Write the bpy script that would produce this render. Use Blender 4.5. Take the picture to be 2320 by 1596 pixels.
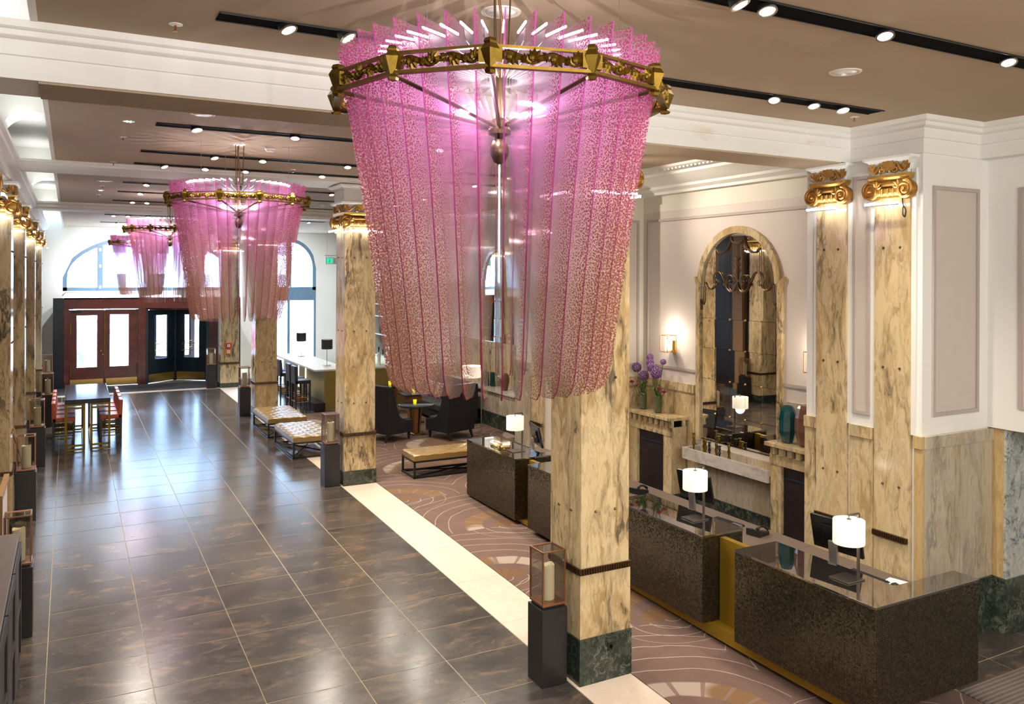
import bpy, bmesh, math, random
from mathutils import Vector, Matrix, Euler
random.seed(7)
PI = math.pi
S = bpy.context.scene
COL = S.collection
for o in list(bpy.data.objects): bpy.data.objects.remove(o)

# ------------------------------------------------------------------ camera, world, light, exposure
cam = bpy.data.cameras.new('camera'); co = bpy.data.objects.new('camera', cam); COL.objects.link(co)
co.location = (0, 0, 3.8)
YAW = math.atan(1002/1862.0)
ROLL = math.radians(0.23)
co.rotation_euler = (Matrix.Rotation(-YAW, 4, 'Z') @ Matrix.Rotation(PI/2, 4, 'X') @ Matrix.Rotation(ROLL, 4, 'Z')).to_euler()
cam.sensor_fit = 'HORIZONTAL'; cam.sensor_width = 36.0
cam.lens = 36.0*1862/2320
cam.shift_x = 0.0
cam.shift_y = -(798-628.0)/2320
cam.clip_start = 0.05; cam.clip_end = 300
S.camera = co

W = bpy.data.worlds.new('sky'); S.world = W; W.use_nodes = True
_n = W.node_tree.nodes; _bg = _n['Background']
_bg.inputs['Color'].default_value = (0.56, 0.76, 1.0, 1); _bg.inputs['Strength'].default_value = 110.0

def lamp(kind, loc, energy, color=(1, 1, 1), size=0.1, rot=(0, 0, 0), **kw):
    l = bpy.data.lights.new(kind.lower() + '_lamp', kind); l.energy = energy; l.color = color
    if kind == 'AREA':
        l.shape = 'RECTANGLE'; l.size = size; l.size_y = kw.pop('size_y', size)
    else: l.shadow_soft_size = size
    for k, v in kw.items(): setattr(l, k, v)
    o = bpy.data.objects.new(kind.lower() + '_light', l); COL.objects.link(o); o.location = loc; o.rotation_euler = rot
    return o
WARM = (1.0, 0.89, 0.75)
SPOT_E = 185.0
# fill light added behind the camera, in place of the unseen rest of the lobby
lamp('AREA', (2.4, -1.6, 4.7), 560, (1.0, 0.96, 0.91), 9.0, (math.radians(62), 0, 0), size_y=2.2)
S.view_settings.view_transform = 'Standard'; S.view_settings.look = 'None'
S.view_settings.exposure = 0.30; S.view_settings.gamma = 1.0; S.view_settings.use_curve_mapping = False
S.cycles.max_bounces = 6; S.cycles.diffuse_bounces = 3; S.cycles.glossy_bounces = 3
S.cycles.transmission_bounces = 4; S.cycles.transparent_max_bounces = 40; S.cycles.adaptive_threshold = .035
S.cycles.sample_clamp_indirect = 6.0; S.cycles.caustics_reflective = False; S.cycles.caustics_refractive = False
S.cycles.use_denoising = True
try: S.cycles.use_light_tree = True
except Exception: pass

# ------------------------------------------------------------------ helpers
def fz(Y):                                   # the floor ramps gently up towards the entrance
    if Y < 10.4: return .0265*(Y-6.4)
    if Y < 16.4: return .106+.0265*(Y-10.4)-.019/12*(Y-10.4)**2
    return .208+.0075*(Y-16.4)

def link(o, parent=None):
    COL.objects.link(o)
    if parent is not None: o.parent = parent
    return o

def tag(o, label=None, cat=None, group=None, kind=None):
    if label: o['label'] = label
    if cat: o['category'] = cat
    if group: o['group'] = group
    if kind: o['kind'] = kind
    return o

def empty(name, loc=(0, 0, 0), rz=0.0, label=None, cat=None, group=None, kind=None):
    o = bpy.data.objects.new(name, None); link(o); o.location = loc; o.rotation_euler = (0, 0, rz)
    o.empty_display_size = .1
    return tag(o, label, cat, group, kind)

def kids(o): return [c for c in bpy.data.objects if c.parent == o]
def dup(o, loc=None, rz=None, label=None, parent=None):
    ch = KID.get(o.name, None)
    c = o.copy(); link(c, parent)
    if loc is not None: c.location = loc
    if rz is not None: c.rotation_euler = (0, 0, rz)
    if label: c['label'] = label
    KID[c.name] = []
    for k in KID.get(o.name, []):
        KID[c.name].append(dup(k, parent=c))
    return c
KID = {}

class MB:
    def __init__(s): s.v = []; s.f = []; s.m = []
    def add(s, vs, fs, mi=0):
        b = len(s.v); s.v += [tuple(v) for v in vs]
        for f in fs: s.f.append(tuple(b+i for i in f)); s.m.append(mi)
        return s
    def box(s, x0, x1, y0, y1, z0, z1, mi=0):
        return s.add([(x0,y0,z0),(x1,y0,z0),(x1,y1,z0),(x0,y1,z0),(x0,y0,z1),(x1,y0,z1),(x1,y1,z1),(x0,y1,z1)],
                     [(0,3,2,1),(4,5,6,7),(0,1,5,4),(1,2,6,5),(2,3,7,6),(3,0,4,7)], mi)
    def hexa(s, p, mi=0):
        return s.add(p, [(0,3,2,1),(4,5,6,7),(0,1,5,4),(1,2,6,5),(2,3,7,6),(3,0,4,7)], mi)
    def frus(s, c, w0, d0, w1, d1, z0, z1, off=(0, 0), mi=0):      # tapered box
        x, y = c; a, b = off
        return s.hexa([(x-w0/2,y-d0/2,z0),(x+w0/2,y-d0/2,z0),(x+w0/2,y+d0/2,z0),(x-w0/2,y+d0/2,z0),
                       (x+a-w1/2,y+b-d1/2,z1),(x+a+w1/2,y+b-d1/2,z1),(x+a+w1/2,y+b+d1/2,z1),(x+a-w1/2,y+b+d1/2,z1)], mi)
    def prism(s, pts, ax, a, b, mi=0):
        def P(p, t):
            return (t, p[0], p[1]) if ax == 'x' else (p[0], t, p[1]) if ax == 'y' else (p[0], p[1], t)
        n = len(pts)
        vs = [P(p, a) for p in pts] + [P(p, b) for p in pts]
        fs = [tuple(range(n)), tuple(range(2*n-1, n-1, -1))] + [(i, (i+1) % n, n+(i+1) % n, n+i) for i in range(n)]
        return s.add(vs, fs, mi)
    def lathe(s, prof, n=16, c=(0, 0, 0), mi=0, cap=True, sx=1, sy=1):
        vs = []
        for r, z in prof:
            for k in range(n):
                a = 2*PI*k/n; vs.append((c[0]+r*math.cos(a)*sx, c[1]+r*math.sin(a)*sy, c[2]+z))
        fs = []
        for i in range(len(prof)-1):
            for k in range(n):
                fs.append((i*n+k, i*n+(k+1) % n, (i+1)*n+(k+1) % n, (i+1)*n+k))
        if cap:
            fs.append(tuple(range(n-1, -1, -1))); m = (len(prof)-1)*n; fs.append(tuple(m+k for k in range(n)))
        return s.add(vs, fs, mi)
    def cyl(s, p, q, r, n=8, r2=None, mi=0): return s.tube([p, q], [r, r if r2 is None else r2], n, mi=mi)
    def tube(s, path, r, n=6, mi=0, flat=None):
        P = [Vector(p) for p in path]; m = len(P)
        R = r if isinstance(r, (list, tuple)) else [r]*m
        vs = []; prev = None
        for i in range(m):
            t = (P[min(i+1, m-1)]-P[max(i-1, 0)])
            t = t.normalized() if t.length > 1e-9 else Vector((0, 0, 1))
            if prev is None:
                u = t.cross(Vector((0, 0, 1)))
                if u.length < 1e-3: u = t.cross(Vector((0, 1, 0)))
            else: u = prev - t*prev.dot(t)
            u.normalize(); w = t.cross(u); prev = u
            for k in range(n):
                a = 2*PI*k/n; vs.append(P[i] + R[i]*(math.cos(a)*u + math.sin(a)*w))
        fs = [(i*n+k, i*n+(k+1) % n, (i+1)*n+(k+1) % n, (i+1)*n+k) for i in range(m-1) for k in range(n)]
        fs += [tuple(range(n-1, -1, -1)), tuple((m-1)*n+k for k in range(n))]
        return s.add(vs, fs, mi)
    def ball(s, c, r, n=10, mi=0, sz=1.0, sx=1, sy=1):
        m = max(4, n//2)
        prof = [(r*math.sin(PI*i/m)+1e-5, -r*math.cos(PI*i/m)*sz) for i in range(m+1)]
        return s.lathe(prof, n, c, mi, True, sx, sy)
    def xf(s, M, start=0):
        for i in range(start, len(s.v)): s.v[i] = tuple(M @ Vector(s.v[i]))
        return s
    def build(s, name, mats, parent=None, loc=(0, 0, 0), rz=0.0, smooth=False, bevel=0.0, kind=None, label=None, cat=None, group=None, sub=0):
        me = bpy.data.meshes.new(name); me.from_pydata(s.v, [], s.f)
        if not isinstance(mats, (list, tuple)): mats = [mats]
        for m in mats: me.materials.append(m)
        if len(mats) > 1: me.polygons.foreach_set('material_index', s.m)
        bm = bmesh.new(); bm.from_mesh(me); bmesh.ops.recalc_face_normals(bm, faces=bm.faces)
        if bevel > 0:
            bmesh.ops.bevel(bm, geom=[e for e in bm.edges if len(e.link_faces) == 2 and e.calc_face_angle(0) > .6], offset=bevel, segments=2, affect='EDGES', profile=.6, clamp_overlap=True)
        bm.to_mesh(me); bm.free()
        if smooth:
            me.polygons.foreach_set('use_smooth', [True]*len(me.polygons))
            me.set_sharp_from_angle(angle=math.radians(40))
        me.update()
        o = bpy.data.objects.new(name, me); link(o, parent); o.location = loc; o.rotation_euler = (0, 0, rz)
        KID.setdefault(o.name, [])
        if parent is not None: KID.setdefault(parent.name, []).append(o)
        if sub:
            md = o.modifiers.new('sub', 'SUBSURF'); md.levels = sub; md.render_levels = sub
        return tag(o, label, cat, group, kind)

def inst(src, name, parent, loc=(0, 0, 0), rot=(0, 0, 0), scale=None, label=None):   # same mesh, another piece
    o = bpy.data.objects.new(name, src.data); link(o, parent); o.location = loc; o.rotation_euler = rot
    if scale: o.scale = scale
    KID.setdefault(o.name, [])
    if parent is not None: KID.setdefault(parent.name, []).append(o)
    if label: o['label'] = label
    return o

def smooth_path(P, k=5):                        # Catmull-Rom through the points
    P = [Vector(p) for p in P]; out = []
    for i in range(len(P)-1):
        a, b, c, d = P[max(i-1, 0)], P[i], P[i+1], P[min(i+2, len(P)-1)]
        for j in range(k):
            t = j/k; out.append(.5*((2*b)+(c-a)*t+(2*a-5*b+4*c-d)*t*t+(3*b-a-3*c+d)*t*t*t))
    return out+[P[-1]]
def taper(R, n):
    m = len(R)-1; out = []
    for i in range(n):
        q = i/(n-1)*m; j = min(int(q), m-1); out.append(R[j]+(R[j+1]-R[j])*(q-j))
    return out
def spiral(cx, cz, r0, r1, turns, a0, n=28, sgn=1):
    out = []
    for i in range(n+1):
        t = i/n; r = r0+(r1-r0)*t; a = a0+sgn*turns*2*PI*t
        out.append((cx+r*math.cos(a), cz+r*math.sin(a)))
    return out

# ------------------------------------------------------------------ materials
class G:
    def __init__(s, name):
        s.mat = bpy.data.materials.new(name); s.mat.use_nodes = True; s.t = s.mat.node_tree
        s.p = s.t.nodes['Principled BSDF']; s.out = s.t.nodes['Material Output']
    def n(s, typ, _at=None, **kw):
        nd = s.t.nodes.new('ShaderNode' + typ)
        for k, v in (_at or {}).items(): setattr(nd, k, v)
        for k, v in kw.items():
            i = nd.inputs[k.replace('_', ' ')]
            if hasattr(v, 'is_output') or isinstance(v, bpy.types.NodeSocket): s.t.links.new(v, i)
            else: i.default_value = (*v, 1) if isinstance(v, tuple) and len(v) == 3 and i.type == 'RGBA' else v
        return nd
    def lk(s, a, b): s.t.links.new(a, b)
    def m(s, op, a, b=None, c=None, clamp=False):
        nd = s.t.nodes.new('ShaderNodeMath'); nd.operation = op; nd.use_clamp = clamp
        for i, v in enumerate((a, b, c)):
            if v is None: continue
            if isinstance(v, bpy.types.NodeSocket): s.lk(v, nd.inputs[i])
            else: nd.inputs[i].default_value = v
        return nd.outputs[0]
    def v(s, op, a, b=None):
        nd = s.t.nodes.new('ShaderNodeVectorMath'); nd.operation = op
        for i, x in enumerate((a, b)):
            if x is None: continue
            if isinstance(x, bpy.types.NodeSocket): s.lk(x, nd.inputs[i])
            else: nd.inputs[i].default_value = x
        return nd.outputs['Value'] if op in ('LENGTH', 'DISTANCE', 'DOT_PRODUCT') else nd.outputs[0]
    def mix(s, f, a, b, typ='MIX'):
        nd = s.t.nodes.new('ShaderNodeMix'); nd.data_type = 'RGBA'; nd.blend_type = typ
        for i, x in ((0, f), (6, a), (7, b)):
            if isinstance(x, bpy.types.NodeSocket): s.lk(x, nd.inputs[i])
            else: nd.inputs[i].default_value = (*x, 1) if isinstance(x, tuple) and len(x) == 3 else x
        return nd.outputs[2]
    def ss(s, x, a, b):
        nd = s.t.nodes.new('ShaderNodeMapRange'); nd.interpolation_type = 'SMOOTHSTEP'
        s.lk(x, nd.inputs[0]); nd.inputs[1].default_value = a; nd.inputs[2].default_value = b
        return nd.outputs[0]
    def pos(s): return s.n('NewGeometry').outputs['Position']
    def obj(s): return s.n('TexCoord').outputs['Object']
    def noise(s, vec, scale, detail=3, rough=.5, dist=0.0):
        nd = s.n('TexNoise', Scale=scale, Detail=detail, Roughness=rough, Distortion=dist)
        if vec is not None: s.lk(vec, nd.inputs['Vector'])
        return nd
    def set(s, **kw):
        for k, v in kw.items():
            i = s.p.inputs[k.replace('_', ' ')]
            if isinstance(v, bpy.types.NodeSocket): s.lk(v, i)
            else: i.default_value = (*v, 1) if isinstance(v, tuple) and len(v) == 3 and i.type == 'RGBA' else v
        return s
    def bump(s, h, strength=.2, dist=.01):
        b = s.n('Bump', Strength=strength, Distance=dist, Height=h); s.lk(b.outputs[0], s.p.inputs['Normal']); return s

def plain(name, col, rough=.5, metal=0.0, var=.06, scale=6.0, spec=.5, bump=0.0, coat=0.0, **kw):
    g = G(name); nz = g.noise(g.obj(), scale, 4, .6)
    c2 = tuple(max(0, c*(1-var*2.5)) for c in col); c1 = tuple(min(1, c*(1+var)) for c in col)
    g.set(Base_Color=g.mix(nz.outputs[0], c2, c1), Roughness=rough, Metallic=metal, Specular_IOR_Level=spec, Coat_Weight=coat, **kw)
    if bump: g.bump(g.noise(g.obj(), scale*20, 3, .6).outputs[0], bump, .004)
    return g.mat

def emit(name, col, strength):
    g = G(name); g.set(Base_Color=col, Emission_Color=col, Emission_Strength=strength, Roughness=.5); return g.mat

def marble(name, base, warm, dark, sz=(1, 1, .4), scale=1.0, vein=1.0, rough=.14, patch=.5, warp=.7):
    g = G(name); p = g.v('MULTIPLY', g.pos(), tuple(x*scale for x in sz))
    w = g.noise(p, 1.7, 4, .6); wv = g.v('SUBTRACT', w.outputs['Color'], (.5, .5, .5))
    q = g.v('ADD', p, g.v('MULTIPLY', wv, (warp*1.6,)*3))
    n1 = g.noise(q, 1.5, 6, .62).outputs[0]; n2 = g.noise(q, 4.2, 5, .6).outputs[0]
    v1 = g.m('SUBTRACT', 1.0, g.ss(g.m('ABSOLUTE', g.m('SUBTRACT', n1, .5)), 0.0, .035))
    v2 = g.m('SUBTRACT', 1.0, g.ss(g.m('ABSOLUTE', g.m('SUBTRACT', n2, .48)), 0.0, .03))
    big = g.ss(g.noise(p, 1.15, 3, .5).outputs[0], .48, .68)
    pz = g.m('MULTIPLY', g.ss(n1, .53, .66), patch)
    c = g.mix(g.ss(n2, .3, .7), tuple(x*.9 for x in base), base)
    c = g.mix(pz, c, warm)
    st = g.ss(g.noise(g.v('MULTIPLY', q, (3.5, 3.5, 1.0)), 2.4, 4, .6).outputs[0], .52, .66)
    c = g.mix(g.m('MULTIPLY', st, .50*vein), c, warm)
    c = g.mix(g.m('MULTIPLY', v2, g.m('MULTIPLY_ADD', big, .45*vein, .30*vein)), c, warm)
    c = g.mix(g.m('MULTIPLY', v1, g.m('MULTIPLY_ADD', big, .62*vein, .22*vein)), c, dark)
    n4 = g.noise(q, .95, 3, .5).outputs[0]; n5 = g.noise(g.v('MULTIPLY', q, (1.6, 1.6, .8)), 4.5, 6, .65).outputs[0]
    riv = g.m('SUBTRACT', 1.0, g.ss(g.m('ABSOLUTE', g.m('SUBTRACT', n4, .5)), .015, .075))
    c = g.mix(g.m('MULTIPLY', g.m('MULTIPLY', riv, g.ss(n5, .40, .62)), .62*vein), c, tuple((a*.45+b_*.55) for a, b_ in zip(warm, dark)))
    c = g.mix(g.m('MULTIPLY', g.m('MULTIPLY', riv, g.ss(n5, .56, .66)), .7*vein), c, dark)
    n3 = g.noise(q, 2.6, 5, .6).outputs[0]
    c = g.mix(g.m('MULTIPLY', g.m('MULTIPLY', g.ss(n3, .57, .68), big), .85*vein), c, dark)
    g.set(Base_Color=c, Roughness=rough, Specular_IOR_Level=.5); return g.mat

M = {}
M['cream'] = marble('cream_marble', (.69, .54, .31), (.38, .23, .07), (.065, .055, .05), sz=(1.15, 1.15, .34), patch=.6, vein=1.05, warp=.72)
M['cream_grey'] = marble('grey_cream_marble', (.55, .48, .37), (.36, .26, .13), (.13, .12, .11), sz=(1.3, 1.3, .3), vein=.8, patch=.35)
M['ochre'] = marble('ochre_marble', (.62, .45, .21), (.36, .19, .05), (.14, .10, .07), sz=(1.2, 1.2, .25), vein=.7)
M['pale'] = marble('pale_marble', (.62, .55, .49), (.50, .42, .36), (.22, .20, .19), sz=(1, .5, 1), vein=.6, patch=.3)
M['blue'] = marble('blue_white_marble', (.60, .60, .55), (.38, .44, .42), (.06, .11, .15), sz=(1.2, 1.2, 1.0), scale=1.5, vein=1.2, patch=.45)
M['green'] = marble('dark_green_marble', (.020, .032, .026), (.045, .06, .045), (.22, .24, .17), sz=(2.2, 2.2, 2.2), scale=1.3, vein=.75, patch=.5, rough=.18)
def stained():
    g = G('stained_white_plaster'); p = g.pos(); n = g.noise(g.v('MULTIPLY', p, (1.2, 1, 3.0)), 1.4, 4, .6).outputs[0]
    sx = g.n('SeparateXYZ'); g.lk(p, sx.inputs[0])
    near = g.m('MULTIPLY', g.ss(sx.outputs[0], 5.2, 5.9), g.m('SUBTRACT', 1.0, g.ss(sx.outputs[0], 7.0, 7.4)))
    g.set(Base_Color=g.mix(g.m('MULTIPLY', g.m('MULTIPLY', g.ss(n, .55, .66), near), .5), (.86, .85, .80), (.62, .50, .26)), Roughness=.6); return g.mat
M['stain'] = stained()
M['white'] = plain('white_plaster', (.86, .85, .80), .6, var=.02, scale=1.5)
M['wall'] = plain('wall_paint', (.70, .62, .56), .6, var=.02, scale=1.5)
M['wallcream'] = plain('cream_wall_paint', (.78, .73, .62), .6, var=.02, scale=1.5)
M['grey_trim'] = plain('grey_trim_paint', (.47, .41, .37), .5, var=.03)
M['ceil'] = plain('taupe_ceiling_paint', (.45, .345, .235), .75, var=.015, scale=.6)
M['black'] = plain('black_metal', (.012, .012, .013), .35, var=.1)
M['void'] = plain('black_slot', (.004, .004, .005), .9, spec=.05)
M['blackw'] = plain('black_wood', (.020, .018, .018), .38, var=.25, scale=9)
M['espresso'] = plain('espresso_wood', (.026, .017, .020), .45, var=.25, scale=12, bump=.1)
M['steel'] = plain('brushed_steel', (.60, .58, .56), .28, 1.0)
M['greymetal'] = plain('satin_grey_metal', (.42, .38, .37), .38, .8)
M['field'] = plain('greige_panel_paint', (.60, .53, .465), .6, var=.02)
M['lampmetal'] = plain('dark_nickel', (.26, .235, .22), .22, .95)
M['gold'] = plain('gilded_plaster', (.62, .34, .095), .36, 1.0, var=.22, scale=18, bump=.3)
M['goldlit'] = plain('lit_gilding', (.85, .55, .16), .33, 1.0, var=.2, scale=25, bump=.3)  # lighter copy of the gilding, its highlight painted into the colour
M['oldgold'] = plain('antique_brass', (.25, .155, .028), .40, 1.0, var=.25, scale=22, bump=.25)
M['brass'] = plain('brass', (.70, .48, .16), .25, 1.0)
M['bronze'] = plain('bronze', (.16, .095, .05), .35, .9, var=.25)
M['copper'] = plain('copper_frame', (.42, .20, .11), .32, .9)
M['goldpaint'] = plain('mustard_gold_panel', (.36, .225, .02), .36, .55, var=.06)
M['bargold'] = plain('champagne_panel', (.42, .32, .10), .38, .5, var=.06)
M['leather'] = plain('tan_leather', (.34, .215, .075), .27, var=.12, scale=5, bump=.08, coat=.15)
M['red'] = plain('rust_red_leather', (.50, .085, .018), .38, var=.15, scale=6)
M['navy'] = plain('navy_leather', (.022, .028, .042), .38, var=.2)
M['char'] = plain('charcoal_upholstery', (.013, .014, .020), .65, var=.2, scale=10)
M['chargrey'] = plain('charcoal_cushion', (.060, .056, .056), .55, var=.15)
M['mahog'] = plain('mahogany', (.20, .019, .014), .28, var=.35, scale=3.5, coat=.3)
M['darkmahog'] = plain('dark_mahogany', (.075, .016, .020), .35, var=.3)
M['bluedoor'] = plain('dark_blue_paint', (.012, .035, .060), .3, var=.12)
M['slate'] = plain('slate_blue_frame', (.13, .215, .31), .45, var=.06)
M['walnut'] = plain('walnut', (.40, .17, .055), .35, var=.25, scale=6)
M['tabletop'] = plain('black_stone_top', (.030, .033, .040), .10, var=.35, scale=9)
M['wax'] = plain('ivory_wax', (.90, .82, .56), .45, var=.03)
M['porc'] = plain('white_porcelain', (.85, .84, .82), .2, var=.02)
M['bartop'] = plain('white_bar_top', (.72, .74, .70), .22, var=.03)
M['paper'] = plain('white_paper', (.82, .80, .82), .7, var=.01)
M['work'] = plain('taupe_worktop', (.145, .105, .085), .45, var=.05)
M['bulb'] = emit('lamp_lens_glow', (1.0, .84, .62), 12.0)
M['coolstrip'] = emit('cool_light_strip', (1.0, .97, .95), 30.0)
M['led'] = emit('led_strip_glow', (1.0, .92, .98), 11.0)
M['shade'] = emit('lit_lamp_shade', (1.0, .91, .74), .55)
M['sconceglow'] = emit('sconce_glow', (1.0, .80, .42), 3.2)
M['bargl'] = emit('bar_light_glow', (1.0, .88, .66), 5.0)
M['exit'] = emit('exit_sign_green', (.02, .55, .33), 1.0)
M['darkshade'] = plain('black_lampshade', (.018, .022, .030), .6)
M['teal'] = plain('teal_glaze', (.004, .085, .095), .08, var=.4, scale=8, coat=.8)
M['brownglaze'] = plain('brown_glaze', (.19, .085, .055), .25, var=.15, coat=.3)
M['greenglaze'] = plain('olive_green_glaze', (.085, .105, .035), .22, var=.25, coat=.4)
M['leaf'] = plain('leaf_green', (.10, .20, .035), .5, var=.3, scale=20)
M['allium'] = plain('purple_petal', (.30, .13, .36), .6, var=.4, scale=90)
M['magenta'] = plain('magenta_petal', (.55, .01, .13), .5, var=.3, scale=40)
M['kraft'] = plain('light_wood', (.36, .20, .08), .4, var=.15)
M['asphalt'] = plain('street_paving', (.50, .52, .55), .8)
M['facade'] = plain('pale_facade', (.72, .78, .85), .8)
M['vanred'] = plain('red_car_paint', (.62, .05, .10), .3)
M['darkglass'] = plain('dark_glass', (.05, .07, .09), .1)
M['alarmred'] = plain('alarm_red', (.55, .02, .02), .4)
M['alarmor'] = plain('alarm_orange', (.65, .18, .02), .4)
M['screen'] = plain('black_screen', (.008, .008, .009), .22)

def glass(name, tint=(.95, .98, 1.0), refl=.10):
    g = G(name); tr = g.n('BsdfTransparent', Color=(*tint, 1)); gl = g.n('BsdfGlossy', Roughness=.03)
    lw = g.n('LayerWeight', Blend=.25); f = g.m('MULTIPLY_ADD', lw.outputs['Fresnel'], .55, refl*.3, True)
    mx = g.n('MixShader', Fac=f); g.lk(tr.outputs[0], mx.inputs[1]); g.lk(gl.outputs[0], mx.inputs[2]); g.lk(mx.outputs[0], g.out.inputs[0])
    return g.mat
M['glass'] = glass('window_glass'); M['lglass'] = glass('lantern_glass', (.93, .92, .90), .2)
M['yglass'] = glass('yellow_glass', (.95, .80, .05), .2)
M['cglass'] = glass('clear_tumbler_glass', (.85, .88, .9), .5)
g = G('yellow_votive'); g.set(Base_Color=(.75, .62, .02), Roughness=.15, Transmission_Weight=.35, Emission_Color=(.85, .72, .03), Emission_Strength=.5); M['votive'] = g.mat
g = G('antique_mirror'); g.set(Base_Color=(.86, .84, .78), Metallic=1.0, Roughness=.015); M['mirror'] = g.mat

def tile_mat():
    g = G('slate_tile'); r = g.n('ObjectInfo').outputs['Random']
    off = g.n('CombineXYZ', X=g.m('MULTIPLY', r, 37.0), Y=g.m('MULTIPLY', r, 91.0)).outputs[0]
    p = g.v('MULTIPLY', g.v('ADD', g.pos(), off), (.75, 1.5, 1))
    w = g.v('MULTIPLY', g.v('SUBTRACT', g.noise(p, 1.4, 3).outputs['Color'], (.5, .5, .5)), (.9, .9, .9))
    q = g.v('ADD', p, w)
    n1 = g.noise(q, 2.3, 7, .66).outputs[0]; n2 = g.noise(q, 7.0, 5, .65).outputs[0]
    c = g.mix(g.ss(n1, .32, .68), (.034, .029, .028), (.088, .074, .064))
    c = g.mix(g.m('MULTIPLY', g.ss(g.m('MULTIPLY_ADD', n2, .45, g.m('MULTIPLY', n1, .6)), .55, .68), .75), c, (.19, .105, .055))
    c = g.mix(g.m('MULTIPLY', r, .25), c, (.085, .055, .038))
    g.set(Base_Color=c, Roughness=g.m('MULTIPLY_ADD', n2, .12, .15), Specular_IOR_Level=.62)
    g.bump(g.noise(g.v('MULTIPLY', g.pos(), (1, 2.5, 1)), 2.2, 2, .5).outputs[0], .035, .02); return g.mat
M['tile'] = tile_mat()
M['grout'] = plain('tan_grout', (.36, .29, .18), .7)
M['strip'] = marble('beige_limestone', (.72, .60, .49), (.62, .50, .40), (.50, .42, .34), sz=(1, 1, 1), scale=1.2, vein=.3, patch=.3, rough=.38)
M['mat'] = plain('dark_entrance_mat', (.045, .045, .048), .9, var=.2, scale=40)

def carpet():
    g = G('fan_pattern_carpet'); p = g.pos(); S_ = 2.3
    sx = g.n('SeparateXYZ'); g.lk(p, sx.inputs[0])
    u = g.m('DIVIDE', g.m('SUBTRACT', sx.outputs[0], 4.75), S_); v = g.m('DIVIDE', sx.outputs[1], S_*.78)
    row = g.m('FLOOR', v); uo = g.m('ADD', u, g.m('MULTIPLY', g.m('MODULO', row, 2.0), .5))
    fu = g.m('SUBTRACT', g.m('FRACT', uo), .5); fv = g.m('FRACT', v)
    nw = g.noise(p, 1.1, 2).outputs[0]
    d = g.m('SQRT', g.m('ADD', g.m('POWER', fu, 2.0), g.m('POWER', g.m('MULTIPLY', fv, .8), 2.0)))
    d = g.m('ADD', d, g.m('MULTIPLY', g.m('SUBTRACT', nw, .5), .10))
    ang = g.m('ARCTAN2', fv, fu)
    ring = g.m('ABSOLUTE', g.m('SUBTRACT', g.m('FRACT', g.m('MULTIPLY', d, 10.0)), .5))
    line = g.m('SUBTRACT', 1.0, g.ss(ring, .014, .038))
    inner = g.ss(d, .36, .40)
    d2 = g.m('SQRT', g.m('ADD', g.m('POWER', g.m('SUBTRACT', g.m('ABSOLUTE', fu), .5), 2.0), g.m('POWER', g.m('SUBTRACT', 1.0, fv), 2.0)))
    ring2 = g.m('SUBTRACT', 1.0, g.ss(g.m('ABSOLUTE', g.m('SUBTRACT', g.m('FRACT', g.m('MULTIPLY', d2, 11.0)), .5)), .018, .045))
    nb = g.noise(p, 2.5, 4, .6).outputs[0]
    c = g.mix(nb, (.135, .085, .068), (.205, .132, .108))
    c = g.mix(g.m('MULTIPLY', line, inner), c, (.42, .33, .27))
    c = g.mix(g.m('MULTIPLY', ring2, g.m('SUBTRACT', 1.0, g.ss(d2, .30, .34))), c, (.40, .32, .26))
    rays = g.ss(g.m('ABSOLUTE', g.m('SUBTRACT', g.m('FRACT', g.m('MULTIPLY', ang, 2.6)), .5)), .06, .09)
    band = g.m('MULTIPLY', g.ss(d, .22, .235), g.m('SUBTRACT', 1.0, g.ss(d, .335, .35)))
    cell = g.ss(g.noise(p, .55, 1).outputs[0], .47, .50)
    pat = g.mix(rays, (.24, .16, .13), g.mix(cell, (.42, .34, .28), (.22, .125, .06)))
    c = g.mix(g.m('MULTIPLY', band, .9), c, pat)
    core = g.m('SUBTRACT', 1.0, g.ss(d, .14, .15)); c = g.mix(core, c, g.mix(rays, (.15, .095, .075), (.20, .11, .055)))
    rib = g.m('MULTIPLY_ADD', g.m('SINE', g.m('MULTIPLY', sx.outputs[1], 260.0)), .06, .94)
    c = g.mix(1.0, c, rib, 'MULTIPLY')
    g.set(Base_Color=c, Roughness=.95, Specular_IOR_Level=.15); g.bump(g.noise(p, 220, 2).outputs[0], .3, .004); return g.mat
M['carpet'] = carpet()
def ribbed():
    g = G('ribbed_brown_rug'); p = g.pos(); sx = g.n('SeparateXYZ'); g.lk(p, sx.inputs[0])
    w = g.m('SINE', g.m('MULTIPLY', sx.outputs[1], 130.0)); g.set(Base_Color=g.mix(g.m('MULTIPLY_ADD', w, .5, .5), (.10, .08, .07), (.17, .135, .115)), Roughness=.95)
    g.bump(w, .4, .01); return g.mat
M['rug'] = ribbed()

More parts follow.
